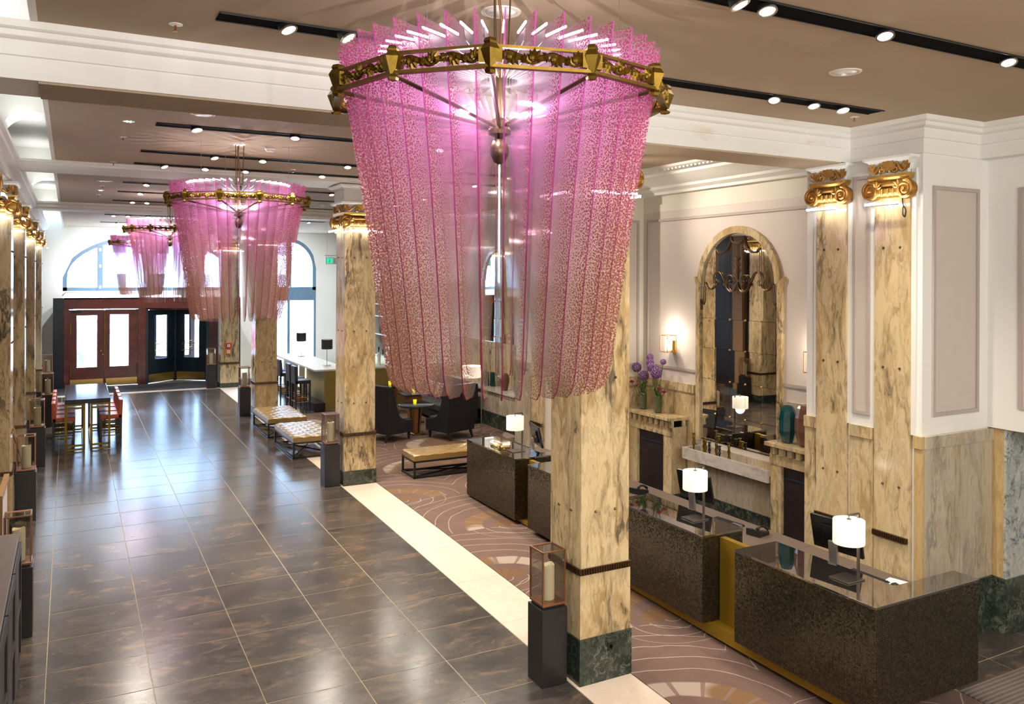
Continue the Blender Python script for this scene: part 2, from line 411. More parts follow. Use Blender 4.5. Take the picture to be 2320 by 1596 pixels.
def mosaic():
    g = G('bronze_mosaic_tiles'); tc = g.obj(); sx = g.n('SeparateXYZ'); g.lk(tc, sx.inputs[0])
    h = g.m('ADD', sx.outputs[0], sx.outputs[1])
    k = 1/.0175
    uu = g.m('MULTIPLY', h, k); vv = g.m('MULTIPLY', sx.outputs[2], k)
    cell = g.n('CombineXYZ', X=g.m('FLOOR', uu), Y=g.m('FLOOR', vv)).outputs[0]
    wn = g.n('TexWhiteNoise', {'noise_dimensions': '2D'}); g.lk(cell, wn.inputs['Vector'])
    r = wn.outputs['Value']
    fu = g.m('ABSOLUTE', g.m('SUBTRACT', g.m('FRACT', uu), .5)); fv = g.m('ABSOLUTE', g.m('SUBTRACT', g.m('FRACT', vv), .5))
    gr = g.ss(g.m('MAXIMUM', fu, fv), .40, .46)
    c = g.mix(r, (.060, .051, .033), (.125, .106, .068))
    c = g.mix(gr, c, (.012, .011, .010))
    g.set(Base_Color=c, Roughness=g.m('MULTIPLY_ADD', gr, .4, g.m('MULTIPLY_ADD', r, .12, .16)), Metallic=.78)
    nm = g.v('ADD', g.n('NewGeometry').outputs['Normal'], g.v('MULTIPLY', g.v('SUBTRACT', wn.outputs['Color'], (.5, .5, .5)), (.14, .14, .14)))
    g.lk(g.v('NORMALIZE', nm), g.p.inputs['Normal']); return g.mat
M['mosaic'] = mosaic()
g = G('black_glass_top'); g.set(Base_Color=(.014, .013, .013), Roughness=.02, Specular_IOR_Level=1.0, IOR=2.3, Coat_Weight=1.0, Coat_Roughness=.01, Coat_IOR=2.3); M['blackglass'] = g.mat

def blade():
    g = G('speckled_pink_acrylic'); tc = g.obj(); sx = g.n('SeparateXYZ'); g.lk(tc, sx.inputs[0])
    x, z = sx.outputs[0], sx.outputs[2]
    # outer edge radius as a function of height (local z: 0 at the ring plane)
    oe = g.m('MULTIPLY_ADD', z, .155, .775)
    t = g.m('SUBTRACT', oe, x)                                   # 0 at the outer edge
    dens = g.m('SUBTRACT', 1.0, g.ss(t, -.02, .25))
    vo = g.n('TexVoronoi', {'voronoi_dimensions': '2D'}, Scale=88.0, Randomness=1.0)
    ri = g.n('ObjectInfo').outputs['Random']
    vec = g.n('CombineXYZ', X=g.m('ADD', x, g.m('MULTIPLY', ri, 9.0)), Y=z).outputs[0]
    g.lk(vec, vo.inputs['Vector'])
    th = g.m('MULTIPLY_ADD', dens, .45, -.05)
    dot = g.m('SUBTRACT', 1.0, g.ss(g.m('SUBTRACT', vo.outputs['Distance'], th), -.05, .01))
    up = g.ss(z, -1.15, .25)  # magenta and hazier upward: the pink LED light is put into the colours
    dotc = g.mix(up, (.32, .11, .055), (.50, .07, .18))
    tint = g.mix(up, (.99, .97, .97), (.98, .915, .97))
    tr = g.n('BsdfTransparent', Color=tint)
    body = g.n('BsdfTranslucent', Color=g.mix(up, (.92, .79, .75), (.92, .58, .84)))
    dif = g.n('BsdfDiffuse', Color=g.mix(up, (.92, .79, .75), (.92, .58, .84)))
    bd = g.n('MixShader', Fac=.5); g.lk(body.outputs[0], bd.inputs[1]); g.lk(dif.outputs[0], bd.inputs[2])
    cl = g.n('MixShader', Fac=g.m('MULTIPLY', g.m('MULTIPLY_ADD', up, .10, .13), g.m('SUBTRACT', 1.0, g.m('MULTIPLY', g.ss(t, .10, .42), .85)))); g.lk(tr.outputs[0], cl.inputs[1]); g.lk(bd.outputs[0], cl.inputs[2])
    gl = g.n('BsdfGlossy', Roughness=.06); fr = g.n('Fresnel', IOR=1.35)
    cg = g.n('MixShader', Fac=g.m('MULTIPLY', fr.outputs[0], .35)); g.lk(cl.outputs[0], cg.inputs[1]); g.lk(gl.outputs[0], cg.inputs[2])
    d1 = g.n('BsdfDiffuse', Color=dotc); d2 = g.n('BsdfTranslucent', Color=dotc)
    dm = g.n('MixShader', Fac=.3); g.lk(d1.outputs[0], dm.inputs[1]); g.lk(d2.outputs[0], dm.inputs[2])
    fin = g.n('MixShader', Fac=g.m('MULTIPLY', dot, .9)); g.lk(cg.outputs[0], fin.inputs[1]); g.lk(dm.outputs[0], fin.inputs[2])
    g.lk(fin.outputs[0], g.out.inputs[0]); return g.mat
M['blade'] = blade()
def bladeedge():
    g = G('acrylic_edge'); sx = g.n('SeparateXYZ'); g.lk(g.obj(), sx.inputs[0]); up = g.ss(sx.outputs[2], -1.2, .2)  # brighter towards the top: the edge-lit glow is painted into the colour
    c = g.mix(up, (.20, .015, .065), (.58, .09, .40)); d = g.n('BsdfDiffuse', Color=c); t = g.n('BsdfTranslucent', Color=c)
    a = g.n('MixShader', Fac=.5); g.lk(d.outputs[0], a.inputs[1]); g.lk(t.outputs[0], a.inputs[2])
    tr = g.n('BsdfTransparent', Color=(.9, .6, .8, 1)); b = g.n('MixShader', Fac=.75); g.lk(tr.outputs[0], b.inputs[1]); g.lk(a.outputs[0], b.inputs[2])
    g.lk(b.outputs[0], g.out.inputs[0]); return g.mat
M['bladeedge'] = bladeedge()
def patterned():
    g = G('patterned_cushion_fabric'); v = g.n('TexVoronoi', {'feature': 'DISTANCE_TO_EDGE'}, Scale=16.0); g.lk(g.obj(), v.inputs['Vector'])
    g.set(Base_Color=g.mix(g.ss(v.outputs['Distance'], .10, .16), (.50, .34, .25), (.035, .022, .025)), Roughness=.8); return g.mat
M['cushion'] = patterned()
# ------------------------------------------------------------------ floor
ST = 'structure'
TX = [-1.045, -.181, .683, 1.542, 2.405, 3.271, 4.135]; TP = .7175; TY0 = 7.404
XL, XR = -2.3, 10.6
b = MB()
ys = [-3, 3, 6.4, 10.4]+[10.4+.5*i for i in range(1, 13)]+[22, 27, 33]
for y0, y1 in zip(ys, ys[1:]):
    b.hexa([(XL, y0, fz(y0)-.2), (XR, y0, fz(y0)-.2), (XR, y1, fz(y1)-.2), (XL, y1, fz(y1)-.2),
            (XL, y0, fz(y0)-.0025), (XR, y0, fz(y0)-.0025), (XR, y1, fz(y1)-.0025), (XL, y1, fz(y1)-.0025)])
floor = b.build('floor', M['grout'], kind=ST)
def slope(y): return math.atan((fz(y+.05)-fz(y-.05))/.1)
def slab(w, d, t=.02): return MB().box(-w/2, w/2, -d/2, d/2, -t, 0)
tile0 = None
for k in range(-6, 28):
    y0 = TY0+k*TP; yc = y0+TP/2
    for i in range(6):
        xc = (TX[i]+TX[i+1])/2; rot = (slope(yc), 0, 0)
        if tile0 is None:
            tile0 = slab(.855, TP-.011).build('tile', M['tile'], floor, loc=(xc, yc, fz(yc)), bevel=.0008); tile0.rotation_euler = rot
        else: inst(tile0, 'tile', floor, (xc, yc, fz(yc)+random.uniform(-.0004, .0004)), rot)
# tiled floor beyond the end of the front desk and beside the bar
for i in range(3):
    for j in range(4):
        yc = 5.3-j*TP+.08
        inst(tile0, 'tile', floor, (7.75+i*.864, yc, fz(yc)), (slope(yc), 0, 0))
for j in range(8):
    for i in range(2):
        yc = 21.6+j*TP; inst(tile0, 'tile', floor, (5.20+i*.864, yc, fz(yc)), (slope(yc), 0, 0))
# limestone border strip, in slabs
s0 = None
y = 3.1
while y < 26.8:
    L = min(1.2, 26.85-y); yc = y+L/2
    if s0 is None: s0 = slab(.61, 1.197).build('border_slab', M['strip'], floor, loc=(4.443, yc, fz(yc)+.001)); s0.rotation_euler = (slope(yc), 0, 0)
    else: inst(s0, 'border_slab', floor, (4.443, yc, fz(yc)+.001), (slope(yc), 0, 0), scale=(1, L/1.2, 1))
    y += 1.2
for i in range(5): inst(s0, 'border_slab', floor, (-.5+i*1.2, 27.1, fz(27.1)+.002), (0, 0, PI/2), scale=(.6, 1, 1))
MB().box(-1.0, 5.6, 27.32, 31.8, fz(27)-.02, fz(27)+.012).build('entrance_mat', M['mat'], floor)
b = MB()
for y0, y1 in [(2.4, 6.4), (6.4, 10.4)]+[(10.4+.5*i, 10.9+.5*i) for i in range(12)]+[(16.4, 21.2)]:
    x1 = 7.28 if y0 < 6 else 9.6
    b.hexa([(4.755, y0, fz(y0)-.02), (x1, y0, fz(y0)-.02), (x1, y1, fz(y1)-.02), (4.755, y1, fz(y1)-.02),
            (4.755, y0, fz(y0)+.006), (x1, y0, fz(y0)+.006), (x1, y1, fz(y1)+.006), (4.755, y1, fz(y1)+.006)])
b.build('carpet', M['carpet'], floor)
b = MB()
for y0, y1 in zip(ys, ys[1:]):
    b.hexa([(XL, y0, fz(y0)-.02), (-1.05, y0, fz(y0)-.02), (-1.05, y1, fz(y1)-.02), (XL, y1, fz(y1)-.02), (XL, y0, fz(y0)), (-1.05, y0, fz(y0)), (-1.05, y1, fz(y1)), (XL, y1, fz(y1))])
b.build('side_carpet', M['mat'], floor)
r = MB().hexa([(7.3, 2.2, fz(2.2)), (10.4, 2.2, fz(2.2)), (10.4, 4.75, fz(4.75)), (7.3, 4.75, fz(4.75)),
               (7.3, 2.2, fz(2.2)+.012), (10.4, 2.2, fz(2.2)+.012), (10.4, 4.75, fz(4.75)+.012), (7.3, 4.75, fz(4.75)+.012)]).build(
    'ribbed_rug', M['rug'], label='brown ribbed rug on dark tiles past the end of the nearest desk', cat='rug')

# ------------------------------------------------------------------ ceiling and beams
ZC = 5.47
ceil = MB().box(-.19, 11.0, -3.2, 32.3, ZC, ZC+.12).build('ceiling', M['ceil'], kind=ST)
MB().box(-2.4, -.19, -3, 32.0, 5.95, 6.05).build('coffer_soffit', M['white'], ceil)
MB().box(-.235, -.19, -3, 32.0, ZC-.004, 5.95).build('coffer_edge', M['white'], ceil)
# left entablature running over the left columns, with ribs and coves between the coffers
LE = [(-1.35, 5.095), (-.70, 5.095), (-.70, 5.11), (-.66, 5.12), (-.66, 5.15), (-.70, 5.17), (-.70, 5.30), (-.62, 5.34), (-.62, 5.40), (-.58, 5.42), (-.58, 5.47), (-.75, 5.50), (-.95, 5.60), (-.95, 5.95), (-1.35, 5.95)]
LE = [(x-.05, z) for x, z in LE]
MB().prism(LE, 'y', 0.5, 31.9).build('left_cornice', M['white'], ceil)
def rib(yc, w):
    pts = [(-1.1, 5.5)]
    for i in range(9):
        a = PI/2*i/8; pts.append((-.72+.28-.28*math.cos(a), 5.42+.30*math.sin(a)))
    pts += [(-.2, 5.72), (-.2, 5.95), (-1.1, 5.95)]
    return MB().prism(pts, 'y', yc-w/2, yc+w/2)
for y0, L in ((.6, 5.6), (7.1, 6.4), (15.0, 6.2), (22.2, 9.2)):
    lamp('AREA', (-.50, y0+L/2, 5.58), 11*L/6, (.95, .98, 1.0), .22, (PI, 0, 0), size_y=L)  # upward area lights added out of view to brighten the coffers
for yc in (4.3, 8.7, 11.45, 16.3, 18.9, 24.0, 26.6): rib(yc, .55).build('coffer_rib', M['white'], ceil)
def beam_front(y0, y1, z0, x0, x1, prof):          # prof: list of (z, projection) from the bottom up
    pts = []
    for z, p in prof: pts.append((y0-p, z))
    for z, p in reversed(prof): pts.append((y1+p, z))
    return MB().prism(pts, 'x', x0, x1)
BP = [(5.10, 0), (5.25, 0), (5.255, .015), (5.355, .015), (5.36, .035), (5.37, .055), (5.375, .06), (5.41, .06), (5.415, .075), (5.425, .09), (5.47, .10)]
beam_front(6.34, 6.93, 5.10, -.95, 7.75, BP).build('trim_1', M['stain'], kind=ST)
MB().box(-.19, 7.6, 6.36, 6.91, 5.085, 5.10).build('soffit', M['ceil'], bpy.data.objects['trim_1'])
BP2 = [(5.40, 0), (5.43, .0), (5.435, .03), (5.47, .04)]
beam_front(13.65, 14.75, 5.4, -.95, 9.3, BP2).build('trim_2', M['white'], kind=ST)
BP3 = [(5.30, 0), (5.325, .0), (5.335, .03), (5.345, .05), (5.405, .05), (5.41, .08), (5.43, .10), (5.47, .11)]
b3 = beam_front(21.4, 22.0, 5.30, -.95, 9.3, BP3).build('trim_3', M['white'], kind=ST)
d = MB()
x = -.6
while x < 7.4: d.box(x, x+.055, 21.31, 21.352, 5.35, 5.40); x += .10
d.build('dentils', M['white'], b3, kind='stuff')

# ------------------------------------------------------------------ walls
MB().box(-2.5, -2.3, -3, 32.4, -.3, 6.0).build('wall_left', M['espresso'], kind=ST)
wl = bpy.data.objects['wall_left']
for yc in (8.0, 11.4, 12.2, 15.6, 19.8, 24.5): MB().box(-2.3, -2.18, yc-.22, yc+.22, 0, 5.2).build('wood_pilaster', M['kraft'], wl)
MB().box(-2.6, 11, -3.2, -3.0, -.4, 6.1).build('wall_back', M['wallcream'], kind=ST)
MB().box(10.5, 10.7, -3.0, 5.6, -.4, 6.1).build('wall_right', M['wallcream'], kind=ST)
MB().box(9.9, 10.2, 5.3, 32.3, -.4, 6.1).build('wall_right', M['wallcream'], kind=ST)

def panel(parent, face, a0, a1, z0, z1, c, w=.034, t=.022, mat='grey_trim'):   # applied frame moulding: face 'x' lies on X=c, 'y' on Y=c; sticks out towards -
    for q in ((a0, a1, z0, z0+w), (a0, a1, z1-w, z1), (a0, a0+w, z0+w, z1-w), (a1-w, a1, z0+w, z1-w)):
        m = MB()
        if face == 'x': m.box(c-t, c, q[0], q[1], q[2], q[3])
        else: m.box(q[0], q[1], c-t, c, q[2], q[3])
        m.build('panel_moulding', M[mat], parent)
    m = MB()
    if face == 'x': m.box(c-.004, c, a0+w, a1-w, z0+w, z1-w)
    else: m.box(a0+w, a1-w, c-.004, c, z0+w, z1-w)
    m.build('panel_field', M['field'], parent)
def dado(parent, face, a0, a1, c, zt=2.17, cap=.13, pl=.56, mats=('cream',), n=3, t=.03):
    def bx(p0, p1, z0, z1, tt):
        return MB().box(c-tt, c, p0, p1, z0, z1) if face == 'x' else MB().box(p0, p1, c-tt, c, z0, z1)
    w = (a1-a0)/n
    for i in range(n):
        bx(a0+i*w+.0015, a0+(i+1)*w-.0015, pl, zt-cap, t).build('marble_slab', M[mats[i % len(mats)]], parent)
        bx(a0+i*w+.0015, a0+(i+1)*w-.0015, zt-cap+.003, zt, t+.02).build('dado_cap', M[mats[i % len(mats)]], parent)
    bx(a0, a1, -.1, pl, t+.025).build('plinth', M['green'], parent)
def cornice_x(parent, xc, y0, y1, zb=5.1, sgn=-1):
    pts = [(xc, zb)] + [(xc+sgn*(p*1.2+.02), z) for z, p in BP if z >= zb] + [(xc, 5.47)]
    return MB().prism(pts, 'y', y0, y1).build('cornice', M['white'], parent)
def cornice_y(parent, yc, x0, x1, zb=5.1):
    pts = [(yc, zb)] + [(yc-(p*1.2+.02), z) for z, p in BP if z >= zb] + [(yc, 5.47)]
    return MB().prism(pts, 'x', x0, x1).build('cornice', M['white'], parent)

# pier on the right with two gilded pilasters (front face X 7.75)
PX = 7.75
pier = MB().box(PX, 9.9, 5.46, 6.97, -.2, 5.47).build('wall_right', M['white'], kind=ST)
def sweep(parent, stations):
    pr = [(0, 5.1)]+[(p*1.2+.02, z) for z, p in BP]+[(0, 5.47)]
    m = MB(); n = len(pr); vs = []
    for f in stations: vs += [(*f(p), z) for p, z in pr]
    fs = [(s*n+i, s*n+(i+1) % n, (s+1)*n+(i+1) % n, (s+1)*n+i) for s in range(len(stations)-1) for i in range(n)]
    return m.add(vs, fs+[tuple(range(n)), tuple((len(stations)-1)*n+i for i in range(n))]).build('cornice', M['white'], parent)
sweep(pier, [lambda p: (PX-p, 6.34), lambda p: (PX-p, 5.46-p), lambda p: (8.70-p, 5.46-p), lambda p: (8.70-p, 1.5)])
dado(pier, 'y', PX, 8.93, 5.46, mats=('cream_grey', 'cream_grey'), n=2)
dado(pier, 'x', 5.43, 5.53, PX, mats=('ochre',), n=1)
dado(pier, 'x', 6.79, 6.97, PX, mats=('cream',), n=1)
dado(pier, 'x', 6.02, 6.33, PX, mats=('cream',), n=1)
MB().box(PX-.03, PX, 5.99, 6.36, 2.17, 4.95).build('pilaster_gap_panel', M['white'], pier)
panel(pier, 'x', 6.06, 6.28, 2.30, 4.93, PX-.03, .035)
panel(pier, 'y', 7.90, 8.68, 2.36, 4.77, 5.46, .04)
# step in the marble, then blue-white marble and a door beyond
stp = MB().box(8.93, 9.9, 5.30, 5.46, -.2, 2.2).build('wall_right', M['wallcream'], kind=ST)
MB().box(8.90, 8.93, 5.30, 5.46, .56, 2.17).build('marble_slab', M['ochre'], stp)
MB().box(8.90, 9.42, 5.27, 5.30, .56, 2.17).build('marble_slab', M['blue'], stp)
MB().box(8.88, 9.43, 5.25, 5.46, -.2, .56).build('plinth', M['green'], stp)
dr = MB().box(9.43, 9.52, 5.20, 5.30, -.1, 2.2).build('door_3', M['wallcream'], kind=ST)
MB().box(9.54, 10.4, 5.24, 5.29, -.1, 2.15).build('door_leaf', M['grey_trim'], dr)
for z in (.35, 1.85): MB().cyl((9.53, 5.21, z), (9.53, 5.21, z+.22), .014).build('hinge', M['steel'], dr)
# upper wall to the right, over the passage
upw = MB().box(8.86, 10.0, 1.5, 5.46, 2.18, 5.47).build('wall_right', M['white'], kind=ST)
MB().box(8.70, 8.86, 1.5, 5.455, 5.10, 5.47).build('cornice', M['white'], upw)
panel(upw, 'x', 3.0, 5.12, 2.42, 4.77, 8.86, .04)

# recessed wall with fireplaces (X 8.38)
RX = 8.38
rw = MB().box(RX, 9.9, 6.97, 10.97, -.2, 5.47).build('wall_right', M['wall'], kind=ST)
MB().box(RX-.004, RX, 6.97, 10.97, 4.86, 5.20).build('frieze', M['wallcream'], rw)
pts = [(RX, 5.12), (RX-.10, 5.12), (RX-.10, 5.16), (RX-.17, 5.20), (RX-.17, 5.24), (RX-.24, 5.27), (RX-.36, 5.33), (RX-.42, 5.36), (RX-.42, 5.40), (RX-.60, 5.44), (RX-.63, 5.47), (RX, 5.47)]
MB().prism(pts, 'y', 6.9, 11.0).build('cornice', M['white'], rw)
d = MB(); y = 7.0
while y < 10.9: d.box(RX-.55, RX-.44, y, y+.045, 5.405, 5.435); y += .085
d.build('dentils', M['white'], rw, kind='stuff')
for q in ((7.15, 10.86, 4.70, 4.74), (7.15, 7.19, 2.40, 4.70), (10.82, 10.86, 2.40, 4.70), (7.15, 7.90, 2.36, 2.40), (9.64, 10.86, 2.36, 2.40)):
    MB().box(RX-.024, RX, q[0], q[1], q[2], q[3]).build('panel_moulding', M['grey_trim'], rw)
dado(rw, 'x', 6.98, 7.87, RX, mats=('cream', 'cream_grey'), n=2)
dado(rw, 'x', 9.66, 10.96, RX, mats=('cream', 'cream'), n=2)
MB().box(RX-.03, RX, 7.87, 9.66, .56, 1.30).build('marble_slab', M['cream_grey'], rw)
MB().box(RX-.055, RX, 7.80, 9.80, -.1, .56).build('plinth', M['green'], rw)
# second pier between fireplace bay and lounge
pier2 = MB().box(PX, 9.9, 10.97, 14.20, -.2, 5.47).build('wall_right', M['wallcream'], kind=ST)
sweep(pier2, [lambda p: (8.38, 10.97-p), lambda p: (PX-p, 10.97-p), lambda p: (PX-p, 14.2)])
panel(pier2, 'y', 7.88, 8.28, 2.36, 4.74, 10.97, .04)
dado(pier2, 'y', PX, RX, 10.97, mats=('cream',), n=1); dado(pier2, 'x', 10.97, 12.2, PX, mats=('cream',), n=2); dado(pier2, 'x', 13.6, 14.2, PX, mats=('cream_grey',), n=1)
# lounge wall (X 9.4) with deep marble ledge
lw = MB().box(9.4, 9.9, 14.2, 21.3, -.2, 5.47).build('wall_right', M['wallcream'], kind=ST)
cornice_x(lw, 9.4, 14.2, 21.3)
dado(lw, 'x', 14.2, 21.3, 9.4, mats=('cream',), n=6)
led = MB().box(8.86, 9.37, 16.35, 20.8, 1.06, 1.10).build('ledge_top', M['pale'], lw)
MB().box(8.92, 9.37, 16.4, 20.75, .56, 1.06).build('ledge_front', M['cream_grey'], lw)
MB().box(8.88, 9.37, 16.38, 20.8, .1, .56).build('plinth', M['green'], lw)
# bar side
MB().box(9.4, 9.9, 21.3, 32.3, -.2, 5.6).build('wall_right', M['white'], kind=ST)

# ------------------------------------------------------------------ end wall with arched windows
def ellz(x, xc, hw, zs, h):
    t = min(1, abs(x-xc)/hw); return zs+h*math.sqrt(max(0, 1-t*t))
b = MB(); YE = 32.0
def seg(x0, x1, z00, z01, z10, z11):
    b.hexa([(x0, YE, z00), (x1, YE, z01), (x1, YE+.3, z01), (x0, YE+.3, z00), (x0, YE, z10), (x1, YE, z11), (x1, YE+.3, z11), (x0, YE+.3, z10)])
WINS = [(2.60, 2.81, 3.72, 1.52, 3.26), (7.45, 1.05, 4.12, 1.13, 3.26)]
seg(-2.4, -.21, 0, 0, 5.6, 5.6); seg(5.41, 6.40, 0, 0, 5.6, 5.6); seg(8.50, 9.9, 0, 0, 5.6, 5.6)
for xc, hw, zs, h, sill in WINS:
    N = 20
    for i in range(N):
        x0 = xc-hw+2*hw*i/N; x1 = xc-hw+2*hw*(i+1)/N
        seg(x0, x1, ellz(x0, xc, hw, zs, h), ellz(x1, xc, hw, zs, h), 5.6, 5.6)
seg(-.21, 5.41, 3.08, 3.08, 3.26, 3.26)
wend = b.build('wall_end', M['white'], kind=ST)
def arch_window(name, xc, hw, zs, h, sill, mull, hbars, glassname='pane'):
    m = MB(); N = 24; t = .13
    pout = [(xc-hw+2*hw*i/N) for i in range(N+1)]
    for i in range(N):
        a0, a1 = PI-PI*i/N, PI-PI*(i+1)/N
        o0 = (xc+hw*math.cos(a0), zs+h*math.sin(a0)); o1 = (xc+hw*math.cos(a1), zs+h*math.sin(a1))
        i0 = (xc+(hw-t)*math.cos(a0), zs+(h-t)*math.sin(a0)); i1 = (xc+(hw-t)*math.cos(a1), zs+(h-t)*math.sin(a1))
        m.hexa([(i0[0], YE+.02, i0[1]), (o0[0], YE+.02, o0[1]), (o0[0], YE+.14, o0[1]), (i0[0], YE+.14, i0[1]),
                (i1[0], YE+.02, i1[1]), (o1[0], YE+.02, o1[1]), (o1[0], YE+.14, o1[1]), (i1[0], YE+.14, i1[1])])
    m.box(xc-hw, xc-hw+t, YE+.02, YE+.14, sill, zs); m.box(xc+hw-t, xc+hw, YE+.02, YE+.14, sill, zs)
    m.box(xc-hw, xc+hw, YE+.02, YE+.14, sill, sill+.12)
    w = m.build(name, M['slate'], kind=ST)
    for x in mull:
        zt = ellz(x, xc, hw, zs, h)-.05
        MB().box(x-.09, x+.09, YE-.02, YE+.12, sill, zt).build('mullion', M['slate'], w)
        for z in (sill+.08, (sill+zt)/2, zt-.25): MB().box(x-.035, x+.035, YE-.04, YE-.02, z, z+.10).build('hinge_plate', M['porc'], w)
    xs = [xc-hw]+list(mull)+[xc+hw]
    for z in hbars:
        half = (hw-.1)*math.sqrt(max(0, 1-max(0, (z-zs)/h)**2))
        MB().box(xc-half, xc+half, YE+.06, YE+.08, z-.008, z+.008).build('glazing_bar', M['slate'], w)
    for x0, x1 in zip(xs, xs[1:]):
        p = MB(); n = 8; x0 += .02; x1 -= .02
        pts = [(x1, sill+.05), (x0, sill+.05)] + [(x0+(x1-x0)*i/n, max(sill+.06, ellz(x0+(x1-x0)*i/n, xc, hw-.06, zs, h-.06))) for i in range(n+1)]
        p.prism(pts, 'y', YE+.068, YE+.074).build('pane', M['glass'], w)
        xm = (x0+x1)/2; MB().box(xm-.008, xm+.008, YE+.06, YE+.085, sill+.1, ellz(xm, xc, hw, zs, h)-.08).build('glazing_bar', M['slate'], w)
    return w
arch_window('window_1', *WINS[0], mull=(.93, 4.27), hbars=(4.02, 4.62))
arch_window('window_2', *WINS[1], mull=(7.45,), hbars=())
# shopfront under the right arch
w3 = MB().box(6.40, 8.50, YE+.02, YE+.16, 2.86, 3.26).build('window_3', M['slate'], kind=ST)
for x in (6.43, 7.45, 8.47): MB().box(x-.05, x+.05, YE+.02, YE+.14, .3, 2.86).build('mullion', M['slate'], w3)
for x0, x1 in ((6.48, 7.40), (7.50, 8.42)): MB().box(x0, x1, YE+.07, YE+.076, .32, 2.86).build('pane', M['glass'], w3)

# ------------------------------------------------------------------ entrance vestibule
VY = 28.9; ZF = fz(28.9)
vest = MB().box(-.15, 5.10, VY, VY+.12, 2.74, 3.09).build('wall_vestibule', M['mahog'], kind=ST)
def post(x0, x1, mat='mahog'): MB().box(x0, x1, VY-.02, VY+.14, ZF, 2.74).build('post', M[mat], vest)
post(-.15, -.01); post(1.94, 2.16); post(4.98, 5.10, 'darkmahog'); post(4.10, 4.98, 'darkmahog')
MB().box(-.45, -.15, VY+.02, VY+.10, ZF, 3.09).build('side_panel', M['bluedoor'], vest)
MB().box(-.15, 5.1, VY, 31.9, 3.05, 3.09).build('roof_slab', M['white'], vest)
for x in (-.15, 5.0): MB().box(x, x+.08, VY+.1, 31.9, ZF, 3.05).build('side_wall', M['darkmahog'], vest)
for x in (.3, 1.5): MB().tube([(x-.5, 30.0, 3.15), (x-.42, 29.9, 3.24), (x+.55, 29.9, 3.24)], .016).build('rail', M['steel'], vest)
for i in range(6): MB().box(.1+i*.8, .55+i*.8, 29.4, 29.6, 3.09, 3.15).build('uplight', M['porc'], vest)
def leaf(name, x0, x1, gx0, gx1, gz0, gz1, mat, kick=.30):
    t0, t1 = VY+.03, VY+.09; z0, z1 = ZF+.02, 2.72
    m = MB().box(x0, gx0, t0, t1, z0, z1).box(gx1, x1, t0, t1, z0, z1).box(gx0, gx1, t0, t1, z0, gz0).box(gx0, gx1, t0, t1, gz1, z1)
    m.box(gx0-.03, gx1+.03, t0-.012, t0, gz0-.05, gz0).box(gx0-.03, gx1+.03, t0-.012, t0, gz1, gz1+.03)
    dd = m.build(name, M[mat], kind=ST)
    MB().box(gx0, gx1, t0+.025, t0+.03, gz0, gz1).build('pane', M['glass'], dd)
    MB().box(x0+.03, x1-.03, t0-.008, t0, z0+.01, z0+kick*.75).build('kick_plate', M['brass'], dd)
    return dd
d1 = leaf('door_1', -.01, .965, .20, .76, .92, 2.54, 'mahog')
d2 = leaf('door_2', .985, 1.94, 1.13, 1.66, .92, 2.56, 'mahog')
for dd, x in ((d1, .03), (d2, 1.90)):
    for z in (.62, 1.95): MB().cyl((x, VY+.01, z), (x, VY+.01, z+.36), .018).build('hinge', M['brass'], dd)
MB().cyl((.975, VY+.01, ZF+.02), (.975, VY+.01, 2.7), .012).build('bolt_rod', M['brass'], d2)
for z in (1.30, 1.42): MB().ball((.87+.05*(z < 1.4), VY, z), .032).build('knob', M['brass'], d1)
MB().box(.03, .33, VY-.03, VY+.02, 2.62, 2.72).build('door_closer', M['black'], d1)
# revolving door: drum posts, two visible wings and a centre shaft
rv = empty('revolving_door', (3.12, 29.62, ZF), label='dark blue revolving door with glazed wings and brass kick plates', cat='door')
KID[rv.name] = []
MB().cyl((0, 0, 0), (0, 0, 2.4), .06, 12).build('centre_shaft', M['bluedoor'], rv)
def wing(ang):
    w = MB(); L = 1.15; g0, g1 = .34, .88
    w.box(.06, g0, -.03, .03, .03, 2.38).box(g1, L, -.03, .03, .03, 2.38).box(g0, g1, -.03, .03, .03, .78).box(g0, g1, -.03, .03, 2.2, 2.38)
    o = w.build('door_wing', M['bluedoor'], rv, rz=ang)
    MB().box(g0, g1, -.004, .004, .78, 2.2).build('pane', M['glass'], o)
    MB().box(.08, L-.03, -.038, .038, .05, .30).build('kick_plate', M['brass'], o)
    for z in (1.02, 1.24): MB().cyl((g0-.05, -.06, z), (g1+.05, -.06, z+.03), .014).build('push_bar', M['brass'], o)
for a in (218, 322, 128, 52): wing(math.radians(a))
for x, yy in ((-.93, -.68), (.93, -.68)): MB().box(x-.05, x+.05, yy-.05, yy+.05, 0, 2.42).build('drum_post', M['bluedoor'], rv)
MB().lathe([(1.2, 2.40), (1.2, 2.46)], 32).build('drum_top', M['darkmahog'], rv)

# ------------------------------------------------------------------ outside
MB().box(-40, 50, 32.4, 90, -.1, .18).build('street', M['asphalt'], kind=ST)
fc = MB().box(-30, 40, 55, 56, .18, 16).build('facade', M['facade'], label='pale street facade with rows of windows seen through the arched windows', cat='building')
w0 = None
for i in range(14):
    for z in (2.0, 5.2, 8.4):
        if w0 is None:
            w0 = MB().box(-.6, .6, -.06, 0, 0, 1.9).build('window', M['darkglass'], fc, loc=(-12+i*2.4, 55, z))
            KID[w0.name] = []
        else: inst(w0, 'window', fc, (-12+i*2.4, 55, z))
van = empty('van', (-1.1, 37.5, .18), label='red van parked on the street outside the wooden door', cat='van'); KID[van.name] = []
MB().prism([(-2.2, .35), (1.9, .35), (2.0, .9), (1.75, 1.15), (1.25, 1.95), (-2.2, 1.95)], 'y', -.9, .9).build('body', M['vanred'], van, bevel=.06)
MB().prism([(.75, 1.2), (1.62, 1.2), (1.18, 1.82), (.75, 1.82)], 'y', -.92, -.89).build('side_window', M['darkglass'], van)
